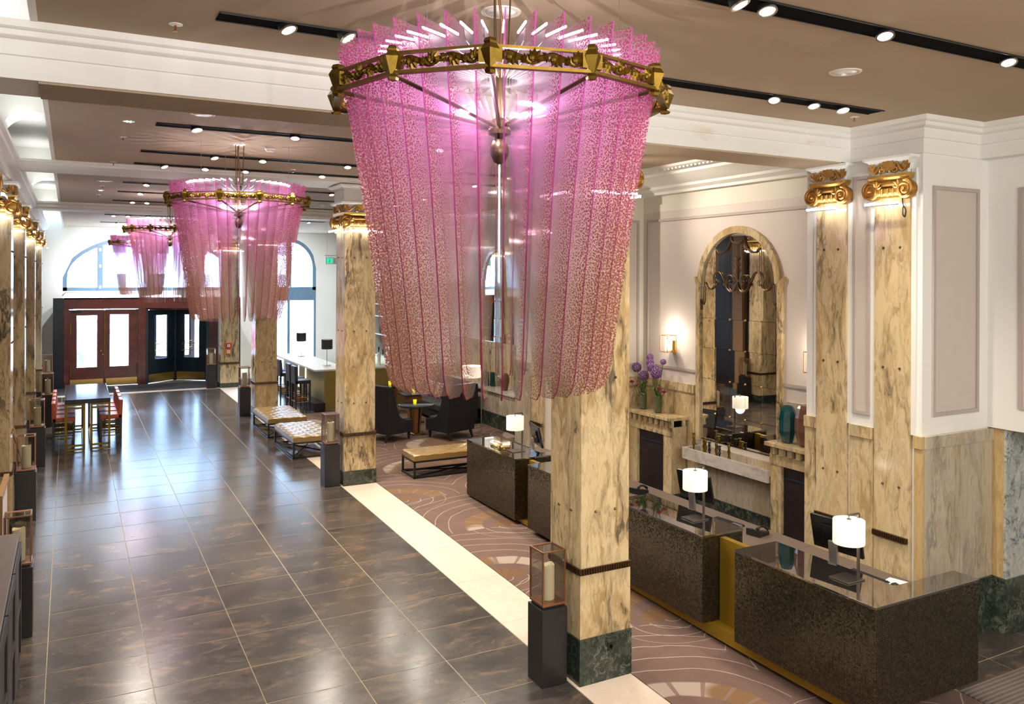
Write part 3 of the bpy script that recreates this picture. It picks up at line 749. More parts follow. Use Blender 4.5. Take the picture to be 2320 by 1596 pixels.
for x in (-1.5, 1.3):
    m = MB(); m.lathe([(.33, -.1), (.33, .1)], 18); m.xf(Matrix.Translation((x, -.85, .33)) @ Matrix.Rotation(PI/2, 4, 'X')); m.build('wheel', M['black'], van)
# ------------------------------------------------------------------ pillars with gilded capitals
def leaf_fan(m, cx, cz, y, r, a0, a1, n, w=.28, mi=0, th=.008):       # fan of pointed leaflets in the xz plane, ridged
    for i in range(n):
        a = a0+(a1-a0)*i/max(1, n-1); c, s = math.cos(a), math.sin(a); L = r*(1-.25*abs(i-(n-1)/2)/max(1, (n-1)/2))
        px, pz = -s, c; k = L*w
        m.add([(cx, y, cz), (cx+c*L*.45+px*k, y, cz+s*L*.45+pz*k), (cx+c*L, y-th*.5, cz+s*L), (cx+c*L*.45-px*k, y, cz+s*L*.45-pz*k),
               (cx+c*L*.45, y-th*1.6, cz+s*L*.45), (cx+c*L*.4, y+th, cz+s*L*.4)],
              [(0, 1, 4), (1, 2, 4), (2, 3, 4), (3, 0, 4), (1, 0, 5), (2, 1, 5), (3, 2, 5), (0, 3, 5)], mi)
CAPM = {}
def cap_face(h):
    if h in CAPM: return CAPM[h]
    # volute pair and roll on one face, facing -Y, z in metres above the floor datum
    v = MB()
    for sg in (-1, 1):
        cx = sg*(h+.005); cz = 4.735
        k = len(v.v); v.lathe([(.098, -.045), (.105, 0), (.098, .03), (.07, .045)], 20)
        v.xf(Matrix.Translation((cx, -h-.035, cz)) @ Matrix.Rotation(PI/2, 4, 'X'), k)
        sp = spiral(cx, cz, .095, .018, 2.1, PI/2, 40, -sg)
        v.tube([(x, -h-.083, z) for x, z in sp], [.017-.009*i/40 for i in range(41)], 5)
        v.ball((cx, -h-.085, cz), .02, 8)
        leaf_fan(v, cx-sg*.07, cz+.02, -h-.075, .10, PI/2-sg*PI*.15, PI/2+sg*PI*.42, 4, .22)
    v.tube([(-h, -h-.03, 4.825), (-h*.4, -h-.035, 4.80), (h*.4, -h-.035, 4.80), (h, -h-.03, 4.825)], .03, 8)
    e = MB()
    pr = [(-h+.02, 4.66), (-h-.03, 4.655), (-h-.062, 4.675), (-h-.072, 4.71), (-h-.06, 4.75), (-h-.03, 4.775), (-h+.02, 4.78)]
    e.prism(pr, 'x', -h+.06, h-.06)
    n = 4
    for i in range(n):
        x = (-h+.1)+(2*h-.2)*i/(n-1)
        e.ball((x, -h-.062, 4.715), .032, 8, sz=1.35, sx=.9, sy=.6)
        if i < n-1: e.tube([(x+.035, -h-.07, 4.75), (x+.04, -h-.078, 4.70), (x+.03, -h-.06, 4.67)], .007, 5)
    s = MB()
    z0 = 4.925
    for sg in (-1, 1):
        pts = [(sg*.03, z0+.02)]
        sp = spiral(sg*.085, z0+.028, .012, .04, 1.2, PI if sg > 0 else 0, 16, -sg)
        s.tube([(x, -h-.05, z) for x, z in sp], .012, 5)
        cur = [(sg*.06, z0+.075), (sg*.10, z0+.085), (sg*(h*.62), z0+.045), (sg*(h*.82), z0+.005), (sg*(h*.95), z0+.012), (sg*(h*1.0), z0+.05), (sg*h*.95, z0+.06)]
        s.tube([(x, -h-.045, z0+(z-z0)*1.15) for x, z in cur], [.013, .015, .016, .016, .015, .012, .006], 6)
        leaf_fan(s, sg*h*1.0, z0+.01, -h-.045, .125, PI/2-.7, PI/2+.7, 4, .26)
    leaf_fan(s, 0, z0+.02, -h-.055, .165, PI/2-1.0, PI/2+1.0, 5, .26)
    leaf_fan(s, 0, z0+.05, -h-.04, .06, -PI/2-.8, -PI/2+.8, 3, .3)
    CAPM[h] = (v, e, s); return CAPM[h]
CAPO = {}
def capital(root, h, base, faces):
    first = CAPO.get(h)
    for f in faces:
        rot = (0, 0, f*PI/2)
        if first is None:
            v, e, s = cap_face(h)
            first = (v.build('volute', M['gold'], root, (0, 0, -base), smooth=True), e.build('egg_band', M['goldlit'], root, (0, 0, -base), smooth=True),
                     s.build('scroll_crest', M['gold'], root, (0, 0, -base), smooth=True)); CAPO[h] = first
            for o in first: o.rotation_euler = rot
        else:
            for o, nme in zip(first, ('volute', 'egg_band', 'scroll_crest')): inst(o, nme, root, (0, 0, -base), rot)
    m = MB(); g0 = h+.02
    for z0, z1, a, b_ in ((4.83, 4.85, .0, .02), (4.85, 4.875, .035, .05), (4.875, 4.905, .05, .055)):
        m.frus((0, 0), 2*(h+a), 2*(h+a), 2*(h+b_), 2*(h+b_), z0-base, z1-base)
    m.build('gilt_moulding', M['goldlit'], root)
    a = MB(); prof = [(.0, 4.90), (.004, 4.97), (.018, 5.01), (.05, 5.045), (.085, 5.065), (.09, 5.09)]
    for (p0, z0), (p1, z1) in zip(prof, prof[1:]): a.frus((0, 0), 2*(h+p0), 2*(h+p0), 2*(h+p1), 2*(h+p1), z0-base, z1-base)
    a.build('abacus', M['white'], root)
stud = None
def studs(root, h, base, faces, zs=(1.60, 2.85, 4.13)):
    global stud
    for f in faces:
        R = Matrix.Rotation(f*PI/2, 4, 'Z')
        for z in zs:
            for u in (-.11, .11):
                p = R @ Vector((u, -h-.004, z-base))
                if stud is None: stud = MB().ball((0, 0, 0), .014, 8).build('stud', M['bronze'], root, p)
                else: inst(stud, 'stud', root, p)
def band(root, h, base, z=1.055):
    m = MB(); m.box(-h-.02, h+.02, -h-.02, h+.02, z-.028-base, z+.028-base)
    m.build('bronze_band', M['bronze'], root)
    t = MB(); n = int(2*h/.028)
    for f in range(4):
        k = len(t.v)
        for i in range(n):
            x = -h+.014+i*.028; t.frus((x, -h-.026), .016, .016, .010, .006, z-.024-base, z+.032-base)
        t.xf(Matrix.Rotation(f*PI/2, 4, 'Z'), k)
    t.build('bead_row', M['bronze'], root, kind='stuff')
def strip_light(root, h, base, faces, L):
    for f in faces:
        o = MB().box(-L/2, L/2, -h-.15, -h-.125, 4.575-base, 4.60-base).build('light_strip', M['coolstrip'], root); o.rotation_euler = (0, 0, f*PI/2)
        MB().box(-L/2, L/2, -h-.155, -h-.12, 4.567-base, 4.575-base).build('strip_tray', M['steel'], root).rotation_euler = (0, 0, f*PI/2)
def pillar(x0, y0, label, group='marble pillars of the hall', block=None, w=.594):
    xc, yc = x0+w/2, y0+w/2; base = fz(yc)
    r = empty('marble_pillar', (xc, yc, base), 0, label, 'pillar', group, 'thing'); KID[r.name] = []
    MB().frus((0, 0), w, w, w, w, -.03, .43-base).build('base', M['green'], r, bevel=.004)
    MB().frus((0, 0), w-.02, w-.02, w-.022, w-.022, .43-base, 1.03-base).build('lower_shaft', M['cream'], r, bevel=.006)
    MB().frus((0, 0), w-.045, w-.045, w-.05, w-.05, 1.08-base, 4.90-base).build('shaft', M['cream'], r, bevel=.006)
    h = .272
    band(r, h, base); studs(r, h, base, range(4)); capital(r, h, base, range(4)); strip_light(r, h, base, range(4), .5)
    if block: 
        m = MB(); m.box(-h-.03, h+.03, -h-.03, h+.03, 5.09-base, 5.30-base)
        m.frus((0, 0), 2*h+.06, 2*h+.06, 2*h+.24, 2*h+.24, 5.30-base, 5.36-base); m.box(-h-.13, h+.13, -h-.13, h+.13, 5.36-base, block-base)
        m.build('entablature_block', M['white'], r)
    return r
PR = 4.168
pillar(PR, 6.394, 'nearest cream marble pillar, between the front desks and the large chandelier')
pl1 = bpy.data.objects['marble_pillar']
MB().box(.015, .075, -.304, -.297, .27, .34).build('socket_plate', M['blackw'], pl1); sk = MB(); sk.lathe([(.018, 0), (.018, .004)], 14); sk.xf(Matrix.Translation((.05, -.304, .305)) @ Matrix.Rotation(PI/2, 4, 'X')); sk.build('socket', M['void'], pl1)
pillar(PR-.01, 13.82, 'second marble pillar, between the tufted ottomans and the narrow bench', block=5.385)
pillar(PR-.02, 21.50, 'third marble pillar, behind the far tufted ottoman beside the bar stools', block=5.29)
pillar(PR-.02, 26.95, 'farthest marble pillar, with red alarm boxes beside the revolving door', block=5.46)
LXc = -.69-.594
for y0, lab in ((9.32, 'left row pillar nearest the camera, only its gilt capital showing at the left edge'),
                (13.25, 'left row pillar cut by the left picture edge above the dark cabinet'),
                (17.25, 'second full left row pillar, behind the lantern on the third left plinth'),
                (22.1, 'third full left row pillar with dark stained veins'),
                (27.3, 'farthest left row pillar against the white end wall')):
    pillar(LXc, y0, lab, 'marble pillars along the left side')
# flat pilasters on the right piers
def pilaster(yc, w, label, xf=PX):
    r = empty('marble_pilaster', (xf, yc, 0), -PI/2, label, 'pilaster', 'gilded wall pilasters', 'thing'); KID[r.name] = []
    h = w/2
    sh = MB().box(-h, h, -.05, 0, -.05, 4.9).build('shaft', M['cream'], r, bevel=.004)
    MB().box(-h-.055, -h, -.028, 0, 2.17, 4.95).build('side_trim', M['white'], r); MB().box(h, h+.055, -.028, 0, 2.17, 4.95).build('side_trim', M['white'], r)
    m = MB(); m.box(-h+.01, h-.01, -.085, -.05, 1.03, 1.085); m.build('bronze_band', M['bronze'], r)
    t = MB(); n = int(w/.028)
    for i in range(n): t.frus((-h+.02+i*.028, -.088), .016, .016, .010, .006, 1.04, 1.092)
    t.build('bead_row', M['bronze'], r, kind='stuff')
    for z in (1.60, 2.85, 4.13):
        for u in (-.10, .10): inst(stud, 'stud', r, (u, -.054, z))
    # capital: the pillar's face, brought forward to this shallow depth
    hh = .20
    v, e, s = cap_face(hh)
    key = 'p'
    if key not in CAPO:
        CAPO[key] = tuple(mb.build(nm, M[mt], r, (0, hh-.06, 0), smooth=True) for mb, nm, mt in ((v, 'volute', 'gold'), (e, 'egg_band', 'goldlit'), (s, 'scroll_crest', 'gold')))
    else:
        for o, nm in zip(CAPO[key], ('volute', 'egg_band', 'scroll_crest')): inst(o, nm, r, (0, hh-.06, 0))
    m = MB()
    for z0, z1, a, b_ in ((4.80, 4.85, .0, .02), (4.85, 4.875, .035, .05), (4.875, 4.905, .05, .055)):
        m.hexa([(-hh-a, -.07-a, z0), (hh+a, -.07-a, z0), (hh+a, 0, z0), (-hh-a, 0, z0), (-hh-b_, -.07-b_, z1), (hh+b_, -.07-b_, z1), (hh+b_, 0, z1), (-hh-b_, 0, z1)])
    m.build('gilt_moulding', M['goldlit'], r)
    a = MB(); prof = [(.0, 4.90), (.004, 4.97), (.018, 5.01), (.05, 5.045), (.085, 5.065), (.09, 5.09)]
    for (p0, z0), (p1, z1) in zip(prof, prof[1:]):
        a.hexa([(-hh-p0, -.07-p0, z0), (hh+p0, -.07-p0, z0), (hh+p0, 0, z0), (-hh-p0, 0, z0), (-hh-p1, -.07-p1, z1), (hh+p1, -.07-p1, z1), (hh+p1, 0, z1), (-hh-p1, 0, z1)])
    a.build('abacus', M['white'], r)
    MB().box(-.2, .2, -.23, -.205, 4.575, 4.60).build('light_strip', M['coolstrip'], r)
    MB().box(-.2, .2, -.235, -.20, 4.567, 4.575).build('strip_tray', M['steel'], r)
    return r
pq = pilaster(5.785, .43, 'flat marble pilaster nearer the white corner, right of its twin, with gilt capital')
MB().tube(smooth_path([(.13, -.06, 4.66), (.145, -.07, 4.58), (.17, -.06, 4.52), (.16, -.06, 4.45), (.135, -.06, 4.48), (.14, -.06, 4.56)]), .006, 5).build('loose_cable', M['black'], pq)
pilaster(6.575, .42, 'flat marble pilaster beside the right fireplace, left of its twin, with gilt capital')
pilaster(13.31, .43, 'flat marble pilaster seen just left of the nearest pillar behind the far desk')
pilaster(12.42, .43, 'flat marble pilaster of the second pier hidden by the nearest pillar')
# the painted stub above the capitals where the beam meets the wall
# ------------------------------------------------------------------ chandeliers
def make_chandelier():
    r = empty('chandelier', (0, 0, 0), 0, 'nearest and largest pink acrylic chandelier hanging before the first pillar', 'chandelier', 'pink acrylic fin chandeliers'); KID[r.name] = []
    RR = .86
    n0 = p0 = s0 = None
    for k in range(12):
        a = math.radians(30*k); c, s = math.cos(a), math.sin(a); pos = (RR*c, RR*s, 0)
        if n0 is None:
            m = MB(); m.lathe([(.001, -.082), (.020, -.078), (.026, -.066), (.020, -.056), (.018, -.052), (.042, .022), (.030, .044), (.026, .048), (.030, .056), (.024, .070), (.001, .078)], 5, sx=1.15)
            m.box(-.012, .010, -.05, .05, -.032, .032)
            n0 = m.build('ring_node', M['oldgold'], r, pos, a)
        else: inst(n0, 'ring_node', r, pos, (0, 0, a))
        a2 = a+math.radians(15); L = RR*math.sin(math.radians(15)); Rm = RR*math.cos(math.radians(15))
        pm = (Rm*math.cos(a2), Rm*math.sin(a2), 0)
        if p0 is None:
            m = MB()                                            # local x outward is -y here: built facing -Y then turned
            m.box(-L, L, -.010, .014, .034, .046); m.box(-L, L, -.016, .016, -.052, -.038)
            w = [(-L+.03+(2*L-.06)*i/32, -.003, .021*math.sin(i/32*4*PI)-.002) for i in range(33)]
            m.tube(w, .0085, 5)
            for i, sg in ((4, 1), (12, -1), (20, 1), (28, -1)):
                x, _, z = w[i]
                sp = spiral(x, z-sg*.022, .022, .005, 1.15, sg*PI/2, 14, -1)
                m.tube([(q, -.006, t) for q, t in sp], [.006-.0025*j/14 for j in range(15)], 5)
                leaf_fan(m, x+.012, z-sg*.012, -.008, (.056), -sg*PI*.0, -sg*PI*.8, 6, .30, th=.009)
                leaf_fan(m, x-.02, z-sg*.01, -.008, .044, PI-.4*sg, PI+sg*1.2, 4, .30, th=.009)
                m.ball((x, -.010, z-sg*.022), .015, 8)
            p0 = m.build('filigree_panel', M['oldgold'], r, pm, a2+PI/2)
        else: inst(p0, 'filigree_panel', r, pm, (0, 0, a2+PI/2))
        if s0 is None:
            s0 = MB().tube([(.85, 0, -.055), (.42, 0, -.10), (.06, 0, -.145)], .011, 4).build('spoke', M['bronze'], r, rz=a)
        else: inst(s0, 'spoke', r, (0, 0, 0), (0, 0, a))
    hub = MB().lathe([(.001, -.345), (.030, -.33), (.048, -.29), (.050, -.255), (.034, -.215), (.022, -.205), (.030, -.195), (.060, -.185), (.064, -.165), (.050, -.15), (.055, -.12), (.03, -.10), (.022, .0), (.02, .12), (.05, .14), (.05, .18), (.018, .2)], 16).build('hub', M['bronze'], r, smooth=True)
    MB().lathe([(.035, .195), (.035, .205), (.008, .21)], 12).build('top_plate', M['greymetal'], r)
    t = .0034
    outer = [(.83, .21), (.805, .02), (.775, -.13), (.715, -.48), (.655, -.88), (.612, -1.20), (.585, -1.40), (.565, -1.465), (.53, -1.50)]
    inner = [(.43, -1.50), (.395, -1.47), (.37, -1.40), (.27, -1.15), (.175, -.85), (.105, -.55), (.07, -.24), (.12, -.13), (.28, -.02), (.385, .07), (.42, .21)]
    pts = outer+inner; n = len(pts)
    b0 = k0 = l0 = None
    for i in range(40):
        a = math.radians(9*i+1.2)
        if b0 is None:
            m = MB()
            m.add([(x, 0, z) for x, z in pts], [tuple(range(n))], 0)              # the sheet
            for q in range(len(outer)):                                              # its polished edge
                x0, z0 = pts[q]; x1, z1 = pts[(q+1) % n]; m.add([(x0, -t, z0), (x1, -t, z1), (x1, t, z1), (x0, t, z0)], [(0, 1, 2, 3)], 1)
            b0 = m.build('acrylic_fin', [M['blade'], M['bladeedge']], r, rz=a)
            br = [(.10, .09), (.30, .12), (.46, .135), (.56, .15), (.585, .165), (.60, .20), (.42, .20), (.28, .185), (.10, .15)]
            k0 = MB().prism(br, 'y', .0045, .0075).build('bracket', M['greymetal'], r, rz=a)
            l0 = MB().box(.46, .63, -.003, .004, .2115, .221).build('led_strip', M['led'], k0)
            for x in (.34, .50): MB().cyl((x, .009, .155), (x, .014, .155), .009, 8).build('screw', M['steel'], k0)
        else:
            inst(b0, 'acrylic_fin', r, (0, 0, 0), (0, 0, a)); k = inst(k0, 'bracket', r, (0, 0, 0), (0, 0, a)); inst(l0, 'led_strip', k)
            for sc in [c for c in KID[k0.name] if c.name.startswith('screw')]: inst(sc, 'screw', k, sc.location)
    MB().cyl((0, 0, -.34), (0, 0, -1.45), .009, 8).build('centre_rod', M['cglass'], r)
    for a in (90, 210, 330):
        c, s = math.cos(math.radians(a)), math.sin(math.radians(a))
        MB().cyl((.045*c, .045*s, .2), (.06*c, .06*s, .74), .005, 6).build('cable', M['bronze'], r)
        MB().cyl((.62*c, .62*s, .21), (.62*c, .62*s, .74), .0018, 5).build('wire', M['steel'], r)
    MB().tube([(0, 0, .2), (.012, 0, .4), (-.01, .008, .6), (0, 0, .735)], .007, 6).build('power_cord', M['copper'], r)
    MB().lathe([(.07, .71), (.085, .735), (.085, .742)], 20).build('ceiling_rose', M['white'], r)
    return r
CH = [(1.978, 3.82, 4.73, 0, None), (1.885, 10.82, 4.745, 6, 'second pink acrylic chandelier from the camera, above the hall floor'),
      (1.83, 18.4, 4.745, 0, 'third pink acrylic chandelier, partly behind the second one'), (1.83, 26.2, 4.745, 12, 'smallest, farthest pink acrylic chandelier before the arched window')]
ch0 = make_chandelier()
for i, (x, y, z, rz, lab) in enumerate(CH):
    c = ch0 if i == 0 else dup(ch0)
    c.location = (x, y, z); c.rotation_euler = (0, 0, math.radians(rz))
    if lab: c['label'] = lab
    for q in range(4): lamp('POINT', (x+.2*math.cos(q*PI/2+.7), y+.2*math.sin(q*PI/2+.7), z-.05), 13, (1.0, .90, .98), .0)

# ------------------------------------------------------------------ ceiling fittings
TR = [(3.71, [(3.50, -.3), (3.74, .1), (4.823, .2), (6.22, .25)], 'long black ceiling track at the top right with paired spotlights'),
      (5.53, [(1.252, -.35), (1.65, -.5), (5.69, .3), (6.196, .15), (6.59, .1)], 'long black ceiling track running behind the top of the large chandelier'),
      (9.80, [(1.232, -.2), (2.343, .1), (4.2, .2), (6.4, .2)], 'black ceiling track just behind the first white beam'),
      (12.0, [(1.751, -.2), (2.414, .1), (3.652, .1), (6.4, .2)], 'black ceiling track above the second chandelier on its camera side'),
      (13.35, [(1.231, -.3), (1.827, .1), (2.423, .1), (3.634, .1), (6.4, 0)], 'black ceiling track against the second beam with a bright globe-like spot'),
      (16.2, [(1.215, .1), (4.6, 0), (6.6, 0)], 'first black ceiling track beyond the second beam'),
      (18.0, [(1.238, .1), (6.6, 0)], 'second black ceiling track beyond the second beam'),
      (20.2, [(1.526, .1), (1.228, 0), (6.2, 0)], 'third black ceiling track beyond the second beam'),
      (22.1, [(1.67, .1), (1.2, 0), (6.2, 0)], 'black ceiling track just behind the dentil beam'),
      (25.0, [(1.048, 0), (1.41, 0), (1.913, 0), (6.4, 0)], 'ceiling track with three starry spots beyond the dentil beam'),
      (28.6, [(1.3, -.3), (2.2, 0), (4.0, 0), (6.6, .1)], 'farthest ceiling track near the arched window')]
hd = None
for ty, heads, lab in TR:
    t = empty('track_light', (.83, ty, ZC), 0, lab, 'track light', 'black ceiling tracks'); KID[t.name] = []
    x1 = 7.12 if ty < 21 else 6.9
    ch = MB().box(0, x1-.83, -.09, .09, -.006, -.001).build('channel', M['void'], t)
    MB().box(0, x1-.83, -.095, -.088, -.012, -.001).box(0, x1-.83, .088, .095, -.012, -.001).build('channel_lip', M['black'], t)
    for hx, tl in heads:
        rot = (math.radians(-18), tl, 0); p = (hx-.83, -.02, .008)
        if hd is None:
            hd = MB().lathe([(.045, .03), (.058, -.005), (.060, -.05), (.052, -.052)], 18).box(-.008, .008, -.008, .008, .02, .05).build('lamp_head', M['black'], t, p, smooth=True)
            ln = MB().lathe([(.001, -.057), (.046, -.056), (.050, -.053)], 18, cap=False).build('lens', M['bulb'], hd)
            rg = MB().lathe([(.049, -.050), (.061, -.050), (.062, -.060), (.049, -.060)], 18, cap=False).build('lens_ring', M['steel'], hd)
            hd.rotation_euler = rot
        else:
            h_ = inst(hd, 'lamp_head', t, p, rot); inst(ln, 'lens', h_); inst(rg, 'lens_ring', h_)
        lamp('SPOT', (hx, ty-.04, ZC-.10), 60 if ty < 4 else 135 if ty < 6 else SPOT_E if ty < 24 else 450 if ty < 28 else 330, WARM if ty < 15 else (1, .90, .76) if ty < 24 else (.90, .95, 1), .02, (math.radians(-12 if ty < 28 else 48), tl*.7, 0), spot_size=math.radians(118), spot_blend=.7)
for a, b_, e in (((6.4, 9.76, 5.35), (8.4, 8.7, 4.6), 150), ((6.4, 11.9, 5.35), (8.4, 10.2, 4.0), 110), ((6.9, 5.5, 5.35), (7.75, 6.2, 3.8), 40)):
    o = lamp('SPOT', a, e, WARM, .02, spot_size=math.radians(75), spot_blend=.9)
    o.rotation_euler = (Vector(b_)-Vector(a)).to_track_quat('-Z', 'Y').to_euler()
# wall washers for the fireplace wall (their track is behind the beam)
def small(name, label, cat, group, x, y, parts):
    r = empty(name, (x, y, ZC), 0, label, cat, group); KID[r.name] = []
    for nm, mb, mt in parts: mb.build(nm, M[mt], r, smooth=True)
    return r
def spr(): return [('escutcheon', MB().lathe([(.001, .002), (.045, .0), (.045, -.004), (.02, -.010)], 16), 'porc'), ('sprinkler_head', MB().cyl((0, 0, -.008), (0, 0, -.045), .008).lathe([(.018, -.046), (.018, -.049)], 10), 'copper')]
for x, y, lab in ((.613, 5.865, 'ceiling sprinkler left of the near track, before the first beam'), (7.13, 5.80, 'ceiling sprinkler right of the near track end, above the pilasters'),
                  (.56, 10.93, 'ceiling sprinkler left of the second chandelier, nearest of the left line'), (.56, 13.42, 'ceiling sprinkler left of the tracks just before the second beam'),
                  (3.07, 12.94, 'ceiling sprinkler between the tracks near the second pillar capital'), (.53, 17.08, 'ceiling sprinkler beyond the second beam, nearer of two'), (.51, 18.99, 'ceiling sprinkler beyond the second beam, farther of two')):
    small('sprinkler', lab, 'sprinkler', 'ceiling sprinklers', x, y, spr())
def spk(): return [('rim', MB().lathe([(.001, -.002), (.10, -.002), (.105, -.008), (.125, -.006), (.128, .002)], 28), 'wallcream'), ('grille', MB().lathe([(.001, -.010), (.085, -.009), (.095, -.003)], 24), 'porc')]
for x, y, lab in ((2.385, 4.593, 'round ceiling speaker directly above the large chandelier'), (5.515, 4.577, 'round ceiling speaker between the two near tracks at right'),
                  (1.203, 8.995, 'round ceiling speaker just behind the first beam'), (.536, 16.188, 'round ceiling speaker just beyond the second beam')):
    small('ceiling_speaker', lab, 'speaker', 'round ceiling speakers', x, y, spk())
for x, y, lab in ((.558, 9.80, 'small glowing emergency light left of the track behind the first beam'), (.527, 17.986, 'small glowing emergency light beyond the second beam')):
    small('emergency_light', lab, 'light', 'small ceiling emergency lights', x, y, [('plate', MB().lathe([(.001, -.004), (.06, -.004), (.062, .002)], 18), 'porc'), ('led', MB().ball((-.016, 0, -.006), .008).ball((.016, 0, -.006), .008), 'coolstrip')])
for x, y, lab in ((2.29, 10.91, 'white smoke detector right of the cords of the second chandelier'), (5.186, 18.967, 'white smoke detector left of the second pillar capital, between far tracks')):
    small('smoke_detector', lab, 'detector', 'smoke detectors', x, y, [('base', MB().lathe([(.001, .001), (.075, .0), (.075, -.018), (.06, -.03)], 20), 'porc'), ('sensor', MB().lathe([(.055, -.03), (.05, -.052), (.001, -.056)], 20), 'wallcream')])
for x, y, s_, lab in ((2.35, 9.15, .55, 'flush square access panel in the ceiling behind the first beam'), (5.0, 4.0, .6, 'flush square access panel in the ceiling above the desks')):
    m = MB()
    for q in ((-s_/2, s_/2, -s_/2, -s_/2+.006), (-s_/2, s_/2, s_/2-.006, s_/2), (-s_/2, -s_/2+.006, -s_/2, s_/2), (s_/2-.006, s_/2, -s_/2, s_/2)): m.box(q[0], q[1], q[2], q[3], -.002, .002)
    r = small('access_panel', lab, 'panel', 'ceiling access panels', x, y, [('gap', m, 'grey_trim'), ('hatch', MB().box(-s_/2+.006, s_/2-.006, -s_/2+.006, s_/2-.006, -.003, .002), 'ceil')])
# ------------------------------------------------------------------ reception desks
def new(name, loc, rz, label, cat, group=None):
    r = empty(name, loc, rz, label, cat, group); KID[r.name] = []; return r
def desk(y0, y1, label, end=None, x0=5.82, x1=6.38):
    r = new('reception_desk', (x0, y0, .19), 0, label, 'desk', 'mosaic reception desks')
    L = y1-y0
    MB().box(0, x1-x0, 0, L, 0, .89).build('mosaic_body', M['mosaic'], r, bevel=.003)
    MB().box(-.004, x1-x0+.004, -.004, L+.004, .891, .912).build('glass_top', M['blackglass'], r, bevel=.002)
    if end == 'near':
        MB().box(x1-x0+.001, 1.38, 0, .24, 0, .89).build('mosaic_return', M['mosaic'], r, bevel=.003)
        MB().box(x1-x0+.005, 1.384, -.004, .244, .891, .912).build('glass_return_top', M['blackglass'], r, bevel=.002)
    if end == 'bridge':
        MB().box(x1-x0+.001, .98, 0, .22, .74, .89).build('mosaic_bridge', M['mosaic'], r, bevel=.003)
        MB().box(x1-x0+.005, .984, -.004, .224, .891, .912).build('glass_bridge_top', M['blackglass'], r, bevel=.002)
    return r
desk(4.51, 6.13, 'nearest mosaic reception desk with return panel at the bottom right', 'near')
desk(6.60, 8.22, 'second mosaic reception desk, right of the nearest pillar, reflecting the wall lamp')
desk(8.69, 10.31, 'third mosaic reception desk, mostly hidden behind the nearest pillar')
desk(10.70, 12.37, 'farthest mosaic reception desk, beside the narrow bench', 'bridge')
gb = new('gold_counter', (6.05, 4.62, 0), 0, 'long mustard gold counter body under and between the mosaic desks', 'counter')
for y0, y1 in ((0, 1.60), (1.602, 3.6), (3.602, 5.7), (5.702, 7.6)):
    za, zc = max(.05, fz(4.62+y0)+.03), max(.05, fz(4.62+y1)+.03)
    MB().hexa([(-.12, y0, za), (.3, y0, za), (.3, y1, zc), (-.12, y1, zc), (-.12, y0, .186), (.3, y0, .186), (.3, y1, .186), (-.12, y1, .186)]).build('gold_panel', M['goldpaint'], gb)
for y0, y1 in ((1.52, 1.97), (3.61, 4.06), (5.70, 6.07)): MB().box(0, .07, y0, y1, .186, 1.065).build('gold_upright', M['goldpaint'], gb)
MB().hexa([(.10, .1, fz(4.7)-.02), (.28, .1, fz(4.7)-.02), (.28, 7.5, fz(12.1)-.02), (.10, 7.5, fz(12.1)-.02), (.10, .1, max(.06, fz(4.7)+.04)), (.28, .1, .06), (.28, 7.5, fz(12.1)+.04), (.10, 7.5, fz(12.1)+.04)]).build('toe_kick', M['espresso'], gb)
wt = new('worktop', (6.40, 4.76, 0), 0, 'taupe clerk worktop running along the wall side of the desks', 'worktop')
for y0, y1 in ((0, 1.62), (1.625, 3.5), (3.505, 5.6), (5.605, 7.55)): MB().box(0, .80, y0, y1, .82, .86).build('top_panel', M['work'], wt, bevel=.002)
for y in (.05, 1.62, 3.5, 5.6, 7.45): MB().box(.02, .76, y, y+.03, -.04, .82).build('support_panel', M['espresso'], wt)
def desk_lamp(x, y, label):
    r = new('desk_lamp', (x, y, 1.103), 0, label, 'lamp', 'desk lamps with white drum shades')
    MB().box(-.06, .16, -.12, .09, 0, .012).build('base', M['lampmetal'], r, bevel=.003)
    MB().box(.115, .135, -.085, -.065, .012, .59).build('post', M['lampmetal'], r)
    MB().box(-.005, .13, -.083, -.067, .585, .60).build('arm', M['lampmetal'], r)
    MB().cyl((.0, -.075, .59), (.0, -.075, .55), .006).build('hanger', M['lampmetal'], r)
    MB().lathe([(.134, .345), (.136, .35), (.136, .548), (.134, .553)], 32, (0, -.075, 0)).build('lamp_shade', M['shade'], r, smooth=True)
    MB().lathe([(.02, .554), (.02, .562)], 12, (0, -.075, 0)).build('finial', M['lampmetal'], r)
    lamp('POINT', (x, y-.075, 1.103+.33), 3.5, WARM, .08)
desk_lamp(6.10, 5.08, 'lit white drum lamp on the nearest desk')
desk_lamp(6.12, 7.14, 'lit white drum lamp on the second desk right of the nearest pillar')
desk_lamp(6.05, 11.2, 'lit white drum lamp on the farthest desk left of the nearest pillar')
def monitor(x, y, label, rz=0.0):
    r = new('computer_monitor', (x, y, .862), rz, label, 'monitor', 'desk monitors seen from behind')
    MB().box(-.09, .11, -.12, .12, 0, .012).build('foot', M['steel'], r, bevel=.003)
    m = MB().box(-.05, -.02, -.045, .045, .01, .36); m.xf(Matrix.Rotation(-.10, 4, 'Y')); m.build('stand', M['greymetal'], r, bevel=.004)
    m = MB().box(-.02, .012, -.27, .27, -.17, .17).box(-.045, -.02, -.14, .14, -.1, .1)
    m.xf(Matrix.Translation((-.0, 0, .40)) @ Matrix.Rotation(-.22, 4, 'Y')); m.build('screen_case', M['screen'], r, bevel=.006)
    m = MB().box(.0125, .014, -.255, .255, -.155, .155); m.xf(Matrix.Translation((-.0, 0, .40)) @ Matrix.Rotation(-.22, 4, 'Y')); m.build('screen', M['darkglass'], r)
monitor(6.68, 5.62, 'black monitor back behind the lamp of the nearest desk', .12)
monitor(6.72, 7.75, 'black monitor back behind the lamp of the second desk', .1)
